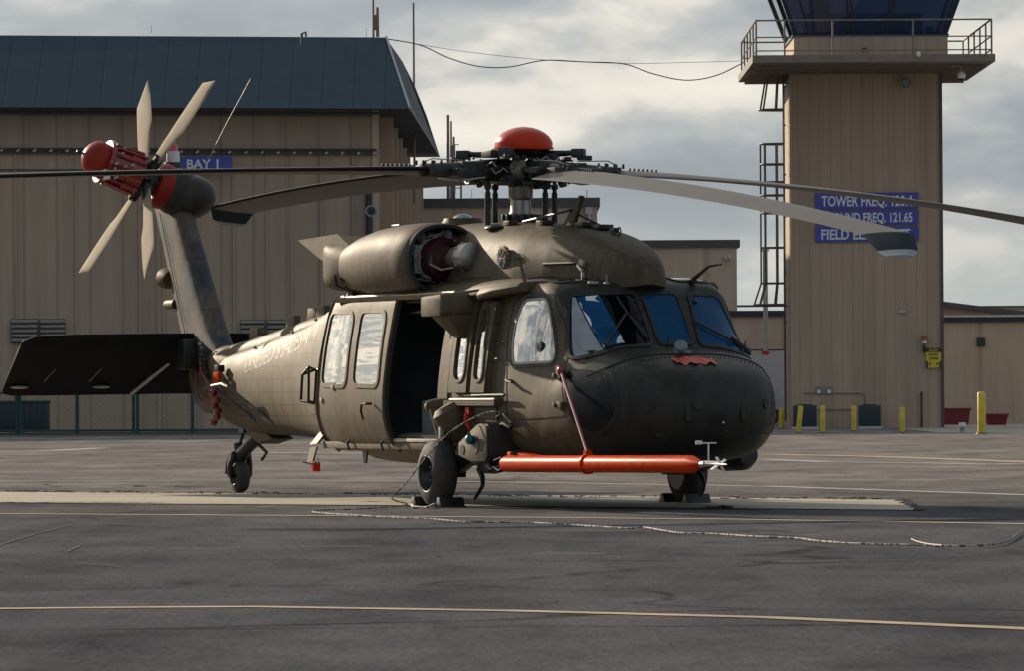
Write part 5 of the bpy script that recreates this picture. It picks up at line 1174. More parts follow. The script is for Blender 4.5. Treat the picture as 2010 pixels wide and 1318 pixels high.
# ---- stub wing fairing (external stores support, port and starboard)
for s in (-1, 1):
    m_ = MB(); m_.loft([[Vector((-3.56, s*y, z0)), Vector((-3.56, s*y, z1)), Vector((-3.08, s*y, z1+.02)), Vector((-3.04, s*y, z1-.03)), Vector((-3.04, s*y, z0+.03)), Vector((-3.10, s*y, z0))] for y, z0, z1 in ((.88, 1.90, 2.15), (1.20, 1.885, 2.11), (1.48, 1.875, 2.075))]); m_.build('stub_wing', M['olive'], H, bevel=.03, ang=40)
    m_ = MB(); m_.loft([[Vector((x, s*y0, z1)), Vector((x, s*y1, z1-.02)), Vector((x, s*y1, z1-.05)), Vector((x, s*y0, z1-.12))] for x, y0, y1, z1 in ((-3.04, .86, 1.20, 2.12), (-2.45, .86, 1.16, 2.165))]); m_.build('stub_wing_root', M['olive'], H, bevel=.01)
    m_ = MB(); m_.loft([[Vector((x, s*y0, z1)), Vector((x, s*(y1-.05), z1-.01)), Vector((x, s*y1, z0+.05)), Vector((x, s*(y1-.02), z0)), Vector((x, s*y0, z0))] for x, y0, y1, z0, z1 in ((-2.80, .8, 1.22, 2.03, 2.16), (-2.45, .8, 1.20, 2.07, 2.18), (-2.1, .8, 1.08, 2.10, 2.21))]); m_.build('stub_wing_fairing', M['alu'] if False else M['olive'], H, bevel=.015, ang=50)
    m_ = MB(); m_.loft([[Vector((a, s*b, z)) for a, b in ((x0, y0), (x0, y1), (x1, y1), (x1, y0))] for x0, x1, y0, y1, z in ((-3.50, -3.06, .98, 1.42, 1.90), (-3.42, -3.08, 1.0, 1.34, 1.80), (-3.34, -3.12, 1.02, 1.24, 1.68), (-3.32, -3.14, 1.04, 1.20, 1.66))]); m_.build('stub_wing_brace', M['olive'], H, bevel=.02, ang=40)
    m_ = MB(); 
    for k in range(10): a = 2*pi*k/9; m_.ell((-3.47+.02*cos(a), s*1.20, 1.72+.055*sin(a)), (.008, .008, .012), 6, 4)
    m_.tube([(-3.44, s*1.20, 1.80), (-3.46, s*1.205, 1.77), (-3.49, s*1.2, 1.72), (-3.47, s*1.2, 1.66), (-3.44, s*1.2, 1.70), (-3.45, s*1.2, 1.77)], .008, 6); m_.build('tie_down_ring', M['white'], H)
    m_ = MB(); m_.loft([[Vector((-3.8-2.9*t/6, s*(1.03-.02*(t > 5)), 2.135+.02*sin(t))) , Vector((-3.8-2.9*t/6, s*1.12, 2.115)), Vector((-3.8-2.9*t/6, s*1.10, 2.07)), Vector((-3.8-2.9*t/6, s*1.0, 2.07))] for t in range(7)]); m_.build('door_track_cover', M['olive'], H)

# ---- main landing gear
for s in (-1, 1):
    def ty(r0, r1, wdt, n_=48):
        return [(0, r1), (.02, r1+.02), (.06, (r0+r1)/2-.01), (.12, r0-.055), (.22, r0-.018), (.36, r0-.002), (.42, r0), (.58, r0), (.64, r0-.002), (.78, r0-.018), (.88, r0-.055), (.94, (r0+r1)/2-.01), (.98, r1+.02), (1, r1)]
    yo, yi = s*1.49, s*1.24
    Wg = MB(); Wg.lathe((-3.43, yo, .328), (-3.43, yi, .328), [(a, b) for a, b in ty(.33, .185, .25)], 48, caps=False)
    WH = Wg.build('wheel_tyre', M['rubber'], H, ang=60)
    m_ = MB()
    for k in (.33, .45, .55, .67): m_.lathe((-3.43, yo+(yi-yo)*k, .328), (-3.43, yo+(yi-yo)*(k+.012), .328), [(0, .3305), (1, .3305)], 48, caps=False)
    m_.build('tread_groove', M['seal'], H)
    m_ = MB(); m_.lathe((-3.43, yo, .328), (-3.43, yi, .328), [(.03, .19), (.06, .195), (.09, .175), (.25, .15), (.45, .13), (.55, .06), (.40, .055), (.36, .0)], 36, caps=False); m_.lathe((-3.43, yi, .328), (-3.43, yi-(-s)*.0+s*.03, .328), [(0, .19), (1, .17)], 30); m_.build('wheel_rim', M['dark'], H)
    m_ = MB()
    for k in range(8): a = 2*pi*k/8; m_.cyl((-3.43+.09*cos(a), yo-s*.10, .328+.09*sin(a)), (-3.43+.09*cos(a), yo-s*.07, .328+.09*sin(a)), .011, n=8)
    m_.tube([(-3.43+.178*cos(2*pi*k/32), yo-s*.008, .328+.178*sin(2*pi*k/32)) for k in range(33)], .006, 6); m_.build('rim_bolts', M['grey'], H)
    # axle, drag beam, oleo and fairing cup
    m_ = MB(); m_.cyl((-3.43, s*1.42, .328), (-3.43, s*1.12, .36), .05, n=14); m_.box((-3.40, s*1.16, .40), (.16, .12, .22)); m_.tube([(-3.43, s*1.17, .36), (-3.0, s*1.16, .50), (-2.5, s*1.14, .62)], .06, 12, rs=[.075, .07, .06]); m_.build('drag_beam', M['black'], H, bevel=.01)
    m_ = MB(); m_.lathe((-3.42, s*1.20, .40), (-3.50, s*1.33, .98), [(0, .055), (.45, .055), (.46, .08), (1, .085)], 18); m_.build('oleo_strut', M['olive'], H)
    m_ = MB(); m_.bb((-3.36, s*1.36-.02, .67), (-3.31, s*1.36+.02, .87)); m_.build('strut_door', M['alu'], H, bevel=.004)
    m_ = MB(); m_.lathe((-3.30, s*1.08, .62), (-3.38, s*1.27, 1.02), [(0, .06), (.25, .15), (.6, .20), (.85, .20), (.97, .15), (1, .05)], 26); m_.build('strut_fairing', M['olive'], H)
    m_ = MB(); m_.lathe((-3.60, s*1.20, 1.0), (-3.74, s*1.36, .985), [(0, .07), (.5, .075), (.85, .06), (1, .02)], 16); m_.build('upper_strut_cap', M['olive'], H)
    # faired step box (tan end plate with lightening holes)
    m_ = MB(); prof = [(-2.92, .50), (-2.60, .435), (-2.26, .45), (-2.20, .50), (-2.20, .79), (-2.25, .825), (-2.46, .825), (-2.90, .64)]
    m_.prism([(a, s*.94, b) for a, b in prof], (0, 0, 0), (0, s*.41, 0)); m_.build('gear_step_fairing', M['nose'], H, bevel=.025, ang=50)  # dark colour carries the shade on the front face of the box
    m_ = MB(); pl = [(-2.91, .515), (-2.60, .455), (-2.27, .465), (-2.22, .51), (-2.22, .78), (-2.27, .812), (-2.46, .812), (-2.90, .635)]
    m_.prism([(a, s*1.352, b) for a, b in pl], (0, 0, 0), (0, s*.014, 0)); m_.build('end_plate', M['olive'], H, bevel=.010)
    m_ = MB(); m_.lathe((-2.80, s*1.368, .57), (-2.80, s*1.372, .57), [(0, .045), (1, .045)], 18); m_.lathe((-2.50, s*1.368, .62), (-2.50, s*1.372, .62), [(0, .09), (1, .09)], 22); m_.build('lightening_hole', M['black'], H)
    m_ = MB(); m_.ell((-2.58, s*1.39, .67), (.05, .04, .05), 14, 8); m_.tube([(-2.58, s*1.40, .71), (-2.52, s*1.42, .74), (-2.50, s*1.40, .66)], .012, 6); m_.build('fuel_drain_cap', mat('teal_cap', (.02, .12, .16), .4) if s < 0 else bpy.data.materials['teal_cap'], H)
    m_ = MB(); m_.tube([(-2.95, s*1.1, .46), (-2.6, s*1.12, .38), (-2.3, s*1.1, .42)], .05, 10); m_.tube([(-2.9, s*1.15, .38), (-2.75, s*1.18, .30), (-2.7, s*1.2, .22), (-2.78, s*1.22, .13), (-2.86, s*1.22, .08)], .02, 8, rs=[.03, .028, .022, .02, .012]); m_.box((-2.75, s*1.12, .40), (.3, .1, .13)); m_.build('gear_linkage', M['dark'], H, bevel=.008)
    # step and scissor details
    m_ = MB(); q = Vector((-7.08, s*1.10, .72)); m_.loft([[q+Vector((.0, 0, 0)), q+Vector((.22, 0, .02)), q+Vector((.2, s*.03, .02)), q+Vector((0, s*.03, 0))], [q+Vector((-.08, s*.08, -.13)), q+Vector((.12, s*.08, -.12)), q+Vector((.12, s*.11, -.12)), q+Vector((-.08, s*.11, -.13))]]); m_.prism([q+Vector((-.04, s*.1, -.16)), q+Vector((.14, s*.1, -.15)), q+Vector((.10, s*.13, -.30)), q+Vector((-.06, s*.13, -.32))], (0, 0, 0), (0, s*.02, 0)); m_.prism([q+Vector((-.22, s*.08, -.32)), q+Vector((.0, s*.22, -.32)), q+Vector((.16, s*.16, -.34)), q+Vector((.0, s*.02, -.35))], (0, 0, 0), (0, 0, .015)); m_.build('boarding_step', M['olive'], H, smooth=False)
m_ = MB(); m_.bb((-7.02, -1.26, .31), (-6.93, -1.18, .41)); m_.build('red_cover_tag', M['red'], H, bevel=.005)
m_ = MB(); m_.tube([(-6.97, -1.2, .45), (-6.90, -1.22, .44), (-6.88, -1.22, .40), (-6.95, -1.22, .40)], .006, 5); m_.build('tag_wire', M['alu'], H)
# belly fairing and antennas
m_ = MB(); rings = []
for i in range(13):
    t = i/12; x = -6.9+3.6*t; d_ = sin(pi*t)**.5*.10; rings.append([Vector((x, -.95*(1-.3*abs(t-.5)), .57)), Vector((x, -.7, .50-d_)), Vector((x, 0, .47-d_)), Vector((x, .7, .50-d_)), Vector((x, .95*(1-.3*abs(t-.5)), .57))])
m_.loft(rings, closed=False, caps=False); m_.build('belly_fairing', M['hull'], H)
m_ = MB(); m_.prism([(-6.2, -1.0, .53), (-6.08, -1.0, .53), (-6.12, -1.0, .40), (-6.17, -1.0, .40)], (0, -.01, 0), (0, .01, 0)); m_.build('belly_blade_antenna', M['black'], H, smooth=False)
# mirror cage ahead of tail (dark framed light guard)
q0 = side(-7.35, 1.0, -1, .0); m_ = MB()
A = [side(-7.02, 1.33, -1, .0), side(-7.40, 1.38, -1, .02), side(-7.42, 1.02, -1, .02), side(-7.02, 1.02, -1, .0)]; Bq = [side(-7.08, 1.38, -1, .16), side(-7.27, 1.30, -1, .19), side(-7.27, 1.05, -1, .19), side(-7.06, 1.04, -1, .14)]
m_.tube(A+[A[0]], .015, 6); m_.tube(Bq+[Bq[0]], .015, 6)
for a, b in zip(A, Bq): m_.tube([a, b], .015, 6)
m_.build('light_guard', M['black'], H)
# hoses at starboard side of nose gear
m_ = MB(); m_.tube([(-2.38, -1.19, .88), (-2.2, -1.20, .93), (-2.1, -1.20, .86), (-2.0, -1.19, .80)], .012, 6); m_.tube([(-2.3, -1.2, .80), (-2.15, -1.22, .82), (-2.02, -1.2, .78)], .02, 6); m_.build('ground_connector', M['stab'], H)
m_ = MB(); q = side(-2.98, .90, -1, .05); m_.box(q+Vector((0, 0, .05)), (.08, .03, .07)); m_.tube([q+Vector((-.03, 0, .02)), q+Vector((0, -.02, -.06)), q+Vector((.05, 0, -.14))], .03, 8, rs=[.035, .03, .012]); m_.build('red_pin_flag', M['red'], H)
for (a, b, c, d) in ((-3.55, -3.1, .66, .98), (-2.95, -2.4, .84, .98), (-2.95, -2.62, .62, .83)):
    m_ = MB(); side_panel(m_, rounded([(a, c), (b, c), (b, d), (a, d)], .03), 0, .012); m_.build('access_panel', M['hull'], H)
for (a, b, c, d) in ((-7.35, -7.12, .78, .98), (-8.0, -7.6, .9, 1.05)):
    m_ = MB(); side_panel(m_, rounded([(a, c), (b, c), (b, d), (a, d)], .02), 0, .006); m_.build('access_panel', M['hull'], H)

# ---- tail boom: drive shaft cover, aerials, lettering
m_ = MB(); rings = []
for i in range(40):
    x = -6.95-5.45*i/39; zt = half(x)[0][1]; r_ = .17-.02*i/39
    rings.append([Vector((x, (r_*1.0)*cos(a), zt-.05+(r_+.02)*sin(a))) for a in [pi*k/14 for k in range(15)]])
m_.loft(rings, caps=False, closed=False); m_.build('drive_shaft_cover', hull_mat('shaft_cover_paint', OL, [-8.1, -9.2, -10.35, -11.4]), H)
for x in (-11.72, -10.60, -9.98, -9.72):
    zt = half(x)[0][1]+.12; m_ = MB(); m_.box((x, 0, zt+.055), (.26, .09, .13), taper=.85); m_.build('stub_aerial', M['olive'], H, bevel=.012)
for x in (-11.0, -9.6, -8.6):
    q = side(x, half(x)[0][1]-.08, -1, .02); m_ = MB(); m_.box(q, (.06, .02, .03)); m_.build('cover_latch', M['olive'], H, bevel=.004)
m_ = MB(); m_.bb((-9.95, -.19, half(-9.9)[0][1]-.02), (-9.45, -.165, half(-9.9)[0][1]+.01)); m_.build('shaft_cover_hinge', M['olive'], H)
vs, fs = text_mesh('UNITED STATES ARMY', .24, .004, .95)
x0 = min(v.x for v in vs); x1 = max(v.x for v in vs); tm = MB()
pts = []
for v in vs:
    u = (v.x-x0)/(x1-x0); X = -11.15+u*3.3; ztp = half(X)[0][1]; pts.append(side(X, ztp-.34+v.y*(.9+.5*u), -1, .003))
tm.add(pts, fs); tm.build('lettering', M['letter'], H, smooth=False)
# HF aerial loop (towel rail) on the boom, starboard
m_ = MB(); a0 = side(-11.85, 1.20, -1, .02); a1 = Vector((-11.95, -.52, 1.20)); a2 = Vector((-11.2, -.62, 1.235)); a3 = Vector((-11.05, -.60, 1.20))
m_.tube([a1+Vector((-.1, .02, -.02)), a1, a2, a3], .022, 8); m_.tube([a1+Vector((.35, -.03, .0)), side(-10.95, .82, -1, .0)], .016, 6); m_.tube([a3, side(-10.3, .80, -1, .0)], .016, 6); m_.build('towel_rail_aerial', M['dark'], H)
m_ = MB(); q = Vector((-11.95, -.36, 1.24)); m_.box(q+Vector((0, 0, .17)), (.12, .08, .08)); m_.tube([q+Vector((-.08, 0, .0)), q+Vector((-.05, -.02, .16))], .014); m_.build('tail_light_bracket', M['black'], H, bevel=.01)
m_ = MB(); m_.box(q+Vector((.06, -.05, .07)), (.16, .04, .12)); m_.build('red_flag', M['orange'], H, bevel=.01)
m_ = MB(); rnd = random.Random(3)
for k in range(6): m_.ell(q+Vector((rnd.uniform(-.12, .1), rnd.uniform(-.12, 0), -.10-.07*k+rnd.uniform(-.02, .02))), (.055, .05, .045), 12, 8)
m_.build('red_wire_bundle', M['darkred'], H)
m_ = MB(); m_.tube([(-13.35, -.10, 1.70), (-13.28, -.13, 1.5), (-13.2, -.16, 1.3), (-13.0, -.22, 1.1), (-12.8, -.25, 1.03), (-12.5, -.30, 1.02), (-12.25, -.33, 1.08), (-12.0, -.36, 1.15)], .014, 6); m_.tube([(-12.9, -.20, 1.62), (-12.85, -.24, 1.5), (-12.75, -.26, 1.36), (-12.45, -.29, 1.22), (-12.2, -.34, 1.0), (-12.1, -.36, .95)], .018, 6); m_.build('taped_hose', mat('pink_taped_hose', (.22, .06, .05), .6, var=.4, vs=20), H)

# ---- tail pylon
PYM = hull_mat('pylon_paint_and_shade', (.115, .100, .080), [], [2.1, 2.7], var=.3)
rr_ = [k for k in PYM.node_tree.nodes if k.bl_idname == 'ShaderNodeValToRGB'][0].color_ramp
rr_.elements[0].position = .42; rr_.elements[0].color = (.052, .064, .078, 1); rr_.elements[1].position = .56; rr_.elements[1].color = (.125, .108, .084, 1)  # blue-grey patches put the cool shading of the fin into its colour
def foil(cx_le, cx_te, th, n_=14):
    """half-symmetric section; returns list of (x, y) round the aerofoil"""
    c = cx_le-cx_te; up = []
    for k in range(n_+1):
        t = .5*(1-cos(pi*k/n_)); y = th*5*(.2969*sqrt(t)-.126*t-.3516*t*t+.2843*t**3-.1015*t**4)*c; y = max(y, .012 if t > .5 else y); up.append((cx_le-c*t, y))
    return up+[(a, -b) for a, b in up[::-1]]
m_ = MB(); rings = []
for z, le, te, th in ((.90, -12.4, -13.3, .14), (1.05, -12.35, -13.70, .16), (1.3, -12.3, -13.82, .20), (1.58, -12.42, -13.93, .22), (1.72, -12.66, -14.0, .24), (1.9, -12.82, -14.12, .24), (2.4, -13.22, -14.40, .25), (2.9, -13.60, -14.68, .26), (3.3, -13.90, -14.93, .27), (3.45, -14.0, -15.0, .26)):
    rings.append([Vector((x, y, z)) for x, y in foil(le, te, th)])
m_.loft(rings); m_.build('tail_pylon', PYM, H, ang=60)
m_ = MB(); 
for z in (1.72, 1.95, 2.2, 2.6, 3.0): pass
m_.tube([(-14.0+.42-.57*(z-1.7), -.125, z) for z in (1.75, 2.2, 2.7, 3.25)], .006, 5); m_.build('pylon_hinge', M['seal'], H)
m_ = MB()
for k in range(9): z = 1.30+.05*k; m_.box((-12.62-.03*k, -.262+.004*k, z), (.20-.012*k, .03, .022)); 
m_.build('cooling_louvre', M['black'], H, smooth=False)
# blend at pylon root
m_ = MB(); m_.ell((-12.45, 0, 1.42), (.72, .24, .26), 28, 14); m_.build('pylon_root_fairing', M['olive'], H)
for z, ln in ((2.47, .26), (2.18, .30)):
    xt = -13.98-.58*(z-1.7)+.0; m_ = MB()
    if z > 2.3: m_.lathe((xt, 0, z), (xt-ln, 0, z+.03), [(0, .10), (.3, .12), (.75, .12), (1, .07)], 18)
    else: m_.lathe((xt, 0, z), (xt-ln-.06, 0, z), [(0, .06), (.8, .055), (1, .035)], 16)
    m_.build('tail_sensor_pod', M['olive'], H)
# tail gearbox fairing and beacon, whip aerial
GB = Vector((-14.08, -.02, 3.47)); nrm = Vector((0, -cos(radians(20)), sin(radians(20))))
m_ = MB(); m_.lathe(GB-nrm*.20, GB+nrm*.20, [(0, .18), (.3, .27), (.7, .28), (1, .25)], 32); m_.ell(Vector((-14.13, .09, 3.43)), (.42, .33, .27), 26, 14); m_.build('tail_gearbox_fairing', M['nose'], H)  # dark colour stands in for the shadow cast by the rotor hub
m_ = MB(); q = Vector((-14.35, .0, 3.62)); m_.lathe(q, q+Vector((0, 0, .22)), [(0, .13), (.6, .12), (1, .10)], 18); m_.build('beacon_base', M['black'], H)
m_ = MB(); m_.lathe(q+Vector((0, 0, .22)), q+Vector((0, 0, .35)), [(0, .08), (1, .075)], 18); m_.build('clear_beacon', M['lens'], H)
m_ = MB(); m_.lathe(q+Vector((0, 0, .35)), q+Vector((0, 0, .45)), [(0, .058), (.6, .055), (1, .02)], 16); m_.build('red_beacon', M['glassred'], H)
m_ = MB(); m_.tube([(-13.55, .1, 3.78), (-13.25, .25, 4.25), (-12.92, .42, 4.75)], .0045, 5); m_.build('whip_aerial', M['grey'], H)
# ---- tail rotor
TRC = Vector((-14.05, -.45, 3.64)); e1 = Vector((1, 0, 0)); e2 = Vector((0, sin(radians(20)), cos(radians(20))))
m_ = MB(); m_.lathe(GB+nrm*.18, GB+nrm*.33, [(0, .265), (.5, .275), (1, .24)], 30); m_.build('gearbox_ring', M['darkred2'], H)
AX = TRC
m_ = MB(); m_.cyl(AX-nrm*.22, AX+nrm*.06, .11, n=20); 
rnd = random.Random(9)
for k in range(26):
    a = rnd.uniform(0, 2*pi); r_ = rnd.uniform(.12, .21); c = AX+nrm*rnd.uniform(-.16, .05)+(e1*cos(a)+e2*sin(a))*r_; m_.box(c, (rnd.uniform(.03, .08), rnd.uniform(.03, .07), rnd.uniform(.03, .08)), Rx(rnd.uniform(0, 3)))
m_.build('tail_rotor_hub', M['dark'], H, bevel=.006)
m_ = MB(); m_.lathe(AX+nrm*.08, AX+nrm*.52, [(0, .17), (.05, .235), (.48, .245), (.5, .225), (.95, .22), (1, .20)], 32); m_.build('slip_ring_housing', M['darkred'], H)
m_ = MB()
for k in range(14):
    a = 2*pi*k/14; d_ = e1*cos(a)+e2*sin(a); a__ = AX+nrm*.12+d_*.25; b__ = AX+nrm*.48+d_*.235; m_.tube([a__, b__], .022, 6)
m_.build('housing_ribs', M['darkred'], H)
m_ = MB(); rnd = random.Random(2)
for k in range(16):
    a = rnd.uniform(0, 2*pi); d_ = e1*cos(a)+e2*sin(a); c = AX+nrm*rnd.uniform(.1, .5)+d_*.26; m_.box(c, (.05, .02, .03), Rz(rnd.uniform(0, 3)))
m_.build('housing_clips', M['alu'], H, bevel=.004)
m_ = MB(); m_.lathe(AX+nrm*.52, AX+nrm*.56, [(0, .27), (1, .26)], 32); m_.build('housing_flange', M['darkred'], H)
m_ = MB(); m_.lathe(AX+nrm*.56, AX+nrm*.82, [(0, .205), (.35, .215), (.6, .19), (.8, .14), (.94, .075), (1, .01)], 30); m_.build('dome_cover', M['darkred2'], H)
m_ = MB()
for a in (2.3, -.75): d_ = e1*cos(a)+e2*sin(a); m_.box(AX+nrm*.54+d_*.24, (.10, .05, .12), Rx(.35)@Rz(.3)); 
m_.build('bracket_plate', M['white'], H, bevel=.01)
m_ = MB(); m_.cyl(AX+nrm*.80, AX+nrm*.90, .014, n=8); m_.build('dome_pin', M['black'], H)
PH0 = radians(47)
def tail_blade(phi, name='tail_rotor_blade'):
    d_ = e1*cos(phi)+e2*sin(phi); t_ = nrm.cross(d_).normalized()
    R = 1.675; mb = MB(); rings = []
    for r_, c0, c1, tw in ((.30, -.08, .12, .1), (.50, -.10, .135, .09), (.74, -.12, .14, .08), (.90, -.175, .145, .07), (1.10, -.175, .145, .06), (1.28, -.17, .145, .05), (1.42, -.16, .14, .05), (1.58, -.14, -.02, .05), (R, -.13, -.115, .05)):
        ring = []
        for k in range(12):
            a = 2*pi*k/12; u = (c0+c1)/2+(c1-c0)/2*cos(a); th = .014*sin(a)*(1.3 if r_ < .6 else 1)*(.4 if r_ > 1.6 else 1)
            q = t_*(u*cos(tw)-th*sin(tw))+nrm*(u*sin(tw)+th*cos(tw)); ring.append(TRC+d_*r_+q)
        rings.append(ring)
    mb.loft(rings); b = mb.build(name, M['tblade'], H, ang=50)
    cf = MB(); cf.tube([TRC+d_*.12, TRC+d_*.34], .05, 10, rs=[.075, .055]); cf.box(TRC+d_*.33, (.05, .05, .05)); cf.build('blade_cuff', M['dark'], H); return b
for k in range(4): tail_blade(PH0+pi/2*k+(radians(-2) if k % 2 else 0))
# ---- stabilator
m_ = MB(); AXS = Vector((-13.50, 0, 1.74)); rings = []; ang = radians(38)
for y, le, te in ((-2.19, .06, -.80), (-2.17, .10, -.86), (-2.05, .18, -.90), (-1.6, .22, -.90), (-.2, .24, -.88), (.2, .24, -.88), (1.6, .22, -.90), (2.05, .18, -.90), (2.17, .10, -.86), (2.19, .06, -.80)):
    ring = []
    for x, yy in foil(le, te, .11, 9):
        if abs(y) > 2.18: yy *= .3
        q = Vector((x*cos(ang)-yy*sin(ang), y, x*sin(ang)+yy*cos(ang))); ring.append(AXS+q+Vector((0, 0, -.06)))
    rings.append(ring)
m_.loft(rings); m_.build('stabilator', M['stab'], H, ang=60)
m_ = MB()
def stp(x, y, o=-.055): q = Vector((x*cos(ang)-o*sin(ang), 0, x*sin(ang)+o*cos(ang))); return AXS+Vector((q.x, y, q.z-.06))
m_.tube([stp(-.25, -.32), stp(-.82, -.62)], .022, 6); m_.build('stabilator_strap', M['alu'], H)
for y in (-2.02, -1.02): m_ = MB(); m_.ell(stp(-.70, y, -.045), (.05, .11, .02), 14, 8); m_.build('drain_fairing', M['alu'], H)
for a, b, c, d in ((-.28, -1.65, -.28, -.55), (-.28, -1.65, -.60, -1.75), (-.30, -1.1, -.60, -1.2)):
    m_ = MB(); m_.tube([stp(a, b, -.05), stp(c, d, -.048)], .004, 5); m_.build('stabilator_seam', M['grey'], H)
m_ = MB(); m_.box((-13.30, -.2, 1.58), (.25, .25, .35)); m_.build('stabilator_actuator', M['black'], H, bevel=.03)
# ---- tail wheel
tw = Vector((-12.26, 0, .19))
m_ = MB(); m_.lathe(tw+Vector((0, -.085, 0)), tw+Vector((0, .085, 0)), [(0, .10), (.05, .13), (.15, .17), (.35, .19), (.65, .19), (.85, .17), (.95, .13), (1, .10)], 36, caps=False); m_.build('tail_wheel_tyre', M['rubber'], H)
m_ = MB(); m_.lathe(tw+Vector((0, -.08, 0)), tw+Vector((0, .08, 0)), [(0, .105), (.2, .06), (.5, .03), (.8, .06), (1, .105)], 24, caps=False); m_.build('tail_wheel_rim', M['dark'], H)
m_ = MB(); m_.tube([tw+Vector((0, -.115, 0)), tw+Vector((.0, -.12, .12)), tw+Vector((.04, -.09, .25)), tw+Vector((.06, 0, .27)), tw+Vector((.04, .09, .25)), tw+Vector((0, .12, .12)), tw+Vector((0, .115, 0))], .035, 10); m_.cyl(tw+Vector((0, -.13, 0)), tw+Vector((0, .13, 0)), .025, n=10)
m_.loft([[tw+Vector((x*1.0, y, z)) for x, z in ((-.20, .02), (-.17, .14), (-.08, .215), (.06, .235), (.10, .24), (.06, .27), (-.1, .25), (-.2, .17), (-.225, .02))] for y in (-.10, .10)]); m_.build('tail_wheel_fork', M['dark'], H)
m_ = MB(); m_.tube([tw+Vector((.06, 0, .24)), Vector((-12.05, 0, .50)), Vector((-11.45, 0, .74))], .07, 14, rs=[.085, .07, .085]); m_.tube([(-11.75, .0, .58), (-11.55, .05, .46), (-11.7, .05, .38)], .02, 6); m_.cyl((-12.26, 0, .40), (-12.30, 0, .56), .055, n=12); m_.tube([(-12.2, -.02, .56), (-12.1, -.02, .66), (-12.15, -.02, .74)], .02, 6); m_.box((-12.02, -.02, .74), (.16, .12, .12)); m_.build('tail_gear_arm', M['dark'], H)
m_ = MB(); m_.loft([[Vector((x, y, z)) for x, z in ((-12.0, .98), (-11.2, .70), (-10.9, .62), (-11.35, .56), (-11.7, .68))] for y in (-.14, .14)]); m_.build('tail_gear_fairing', M['hull'], H, bevel=.03)

# ---- main rotor
RC_ = Vector((-4.42, 0, 3.37))
def on_mast(z, dx=0): return Vector((-4.42-(3.37-z)*.02, 0, z))
m_ = MB(); m_.lathe(on_mast(2.86), on_mast(3.28), [(0, .12), (.05, .132), (.12, .132), (.22, .108), (.50, .102), (.53, .112), (.58, .124), (1, .126)], 40); m_.build('rotor_mast', M['steel'], H)
m_ = MB(); m_.lathe(on_mast(2.82), on_mast(2.93), [(0, .20), (.6, .17), (1, .155)], 28, ); 
rnd = random.Random(4)
for k in range(16): a = 2*pi*k/16; m_.box(on_mast(2.88)+Vector((.19*cos(a), .19*sin(a), 0)), (.04, .04, .09))
m_.build('mast_base', M['dark'], H, bevel=.006)
for (dx, dy) in ((.0, -.37), (-.20, -.20), (.06, .24), (.0, .37)):
    p0 = Vector((-4.42+dx, dy*1.0, 2.80)); m_ = MB(); m_.lathe(p0, p0+Vector((.01, 0, .46)), [(0, .028), (.04, .03), (.75, .030), (.76, .022), (.82, .022), (.83, .036), (.93, .036), (.94, .02), (1, .02)], 12); m_.build('pitch_link', M['dark'], H)
m_ = MB(); m_.lathe(on_mast(3.22), on_mast(3.46), [(0, .24), (.15, .30), (.4, .30), (.6, .24), (.8, .26), (1, .20)], 30)
rnd = random.Random(11)
for k in range(90):
    a = rnd.uniform(0, 2*pi); r_ = rnd.uniform(.18, .52); c = on_mast(rnd.uniform(3.22, 3.50))+Vector((r_*cos(a), r_*sin(a), 0)); m_.box(c, (rnd.uniform(.03, .11), rnd.uniform(.03, .11), rnd.uniform(.02, .09)), Rz(rnd.uniform(0, 3)) @ Rx(rnd.uniform(-.4, .4)))
m_.mi = 1; rnd = random.Random(31)
for k in range(34): a = rnd.uniform(0, 2*pi); r_ = rnd.uniform(.3, .58); m_.ell(on_mast(rnd.uniform(3.2, 3.5))+Vector((r_*cos(a), r_*sin(a), 0)), (.016, .016, .014), 8, 6)
m_.build('rotor_hub', [M['dark'], M['steel']], H, bevel=.007)
m_ = MB(); rnd = random.Random(21)
for k in range(26):
    a = rnd.uniform(0, 2*pi); r_ = rnd.uniform(.22, .6); z = rnd.uniform(3.2, 3.5); c = on_mast(z); pts = [c+Vector((r_*cos(a+j*.12), r_*sin(a+j*.12), .03*sin(j*2+k))) for j in range(5)]; m_.tube(pts, .008, 5)
m_.build('hub_wiring', M['alu'], H)
m_ = MB(); q = on_mast(3.38)+Vector((.30, -.16, 0)); m_.lathe(q, q+Vector((.10, -.05, 0)), [(0, .09), (1, .07)], 16); 
for k in range(6): a = k; m_.ell(q+Vector((.08, -.05+.05*cos(a), .05*sin(a))), (.03, .025, .022), 8, 6)
m_.build('wrapped_fitting', mat('olive_cloth_wrap', (.20, .18, .12), .9, var=.4, vs=20), H)
m_ = MB(); m_.lathe(on_mast(3.50), on_mast(3.585), [(0, .20), (1, .30)], 30); m_.box(on_mast(3.53)+Vector((.1, -.28, 0)), (.25, .3, .07)); m_.build('hub_plate', M['dark'], H, bevel=.01)
m_ = MB(); m_.lathe(on_mast(3.585)+Vector((.07, 0, 0)), on_mast(3.81)+Vector((.07, 0, 0)), [(0, .27), (.03, .29), (.25, .295), (.38, .285), (.55, .26), (.72, .215), (.86, .155), (.95, .09), (1, .0)], 48); m_.build('instrument_dome', M['orange'], H, label=None) if False else m_.build('instrument_dome', M['red'], H)
m_ = MB(); m_.lathe(on_mast(3.58)+Vector((.07, 0, 0)), on_mast(3.60)+Vector((.07, 0, 0)), [(0, .302), (1, .302)], 40); m_.build('dome_flange', M['orange'], H)
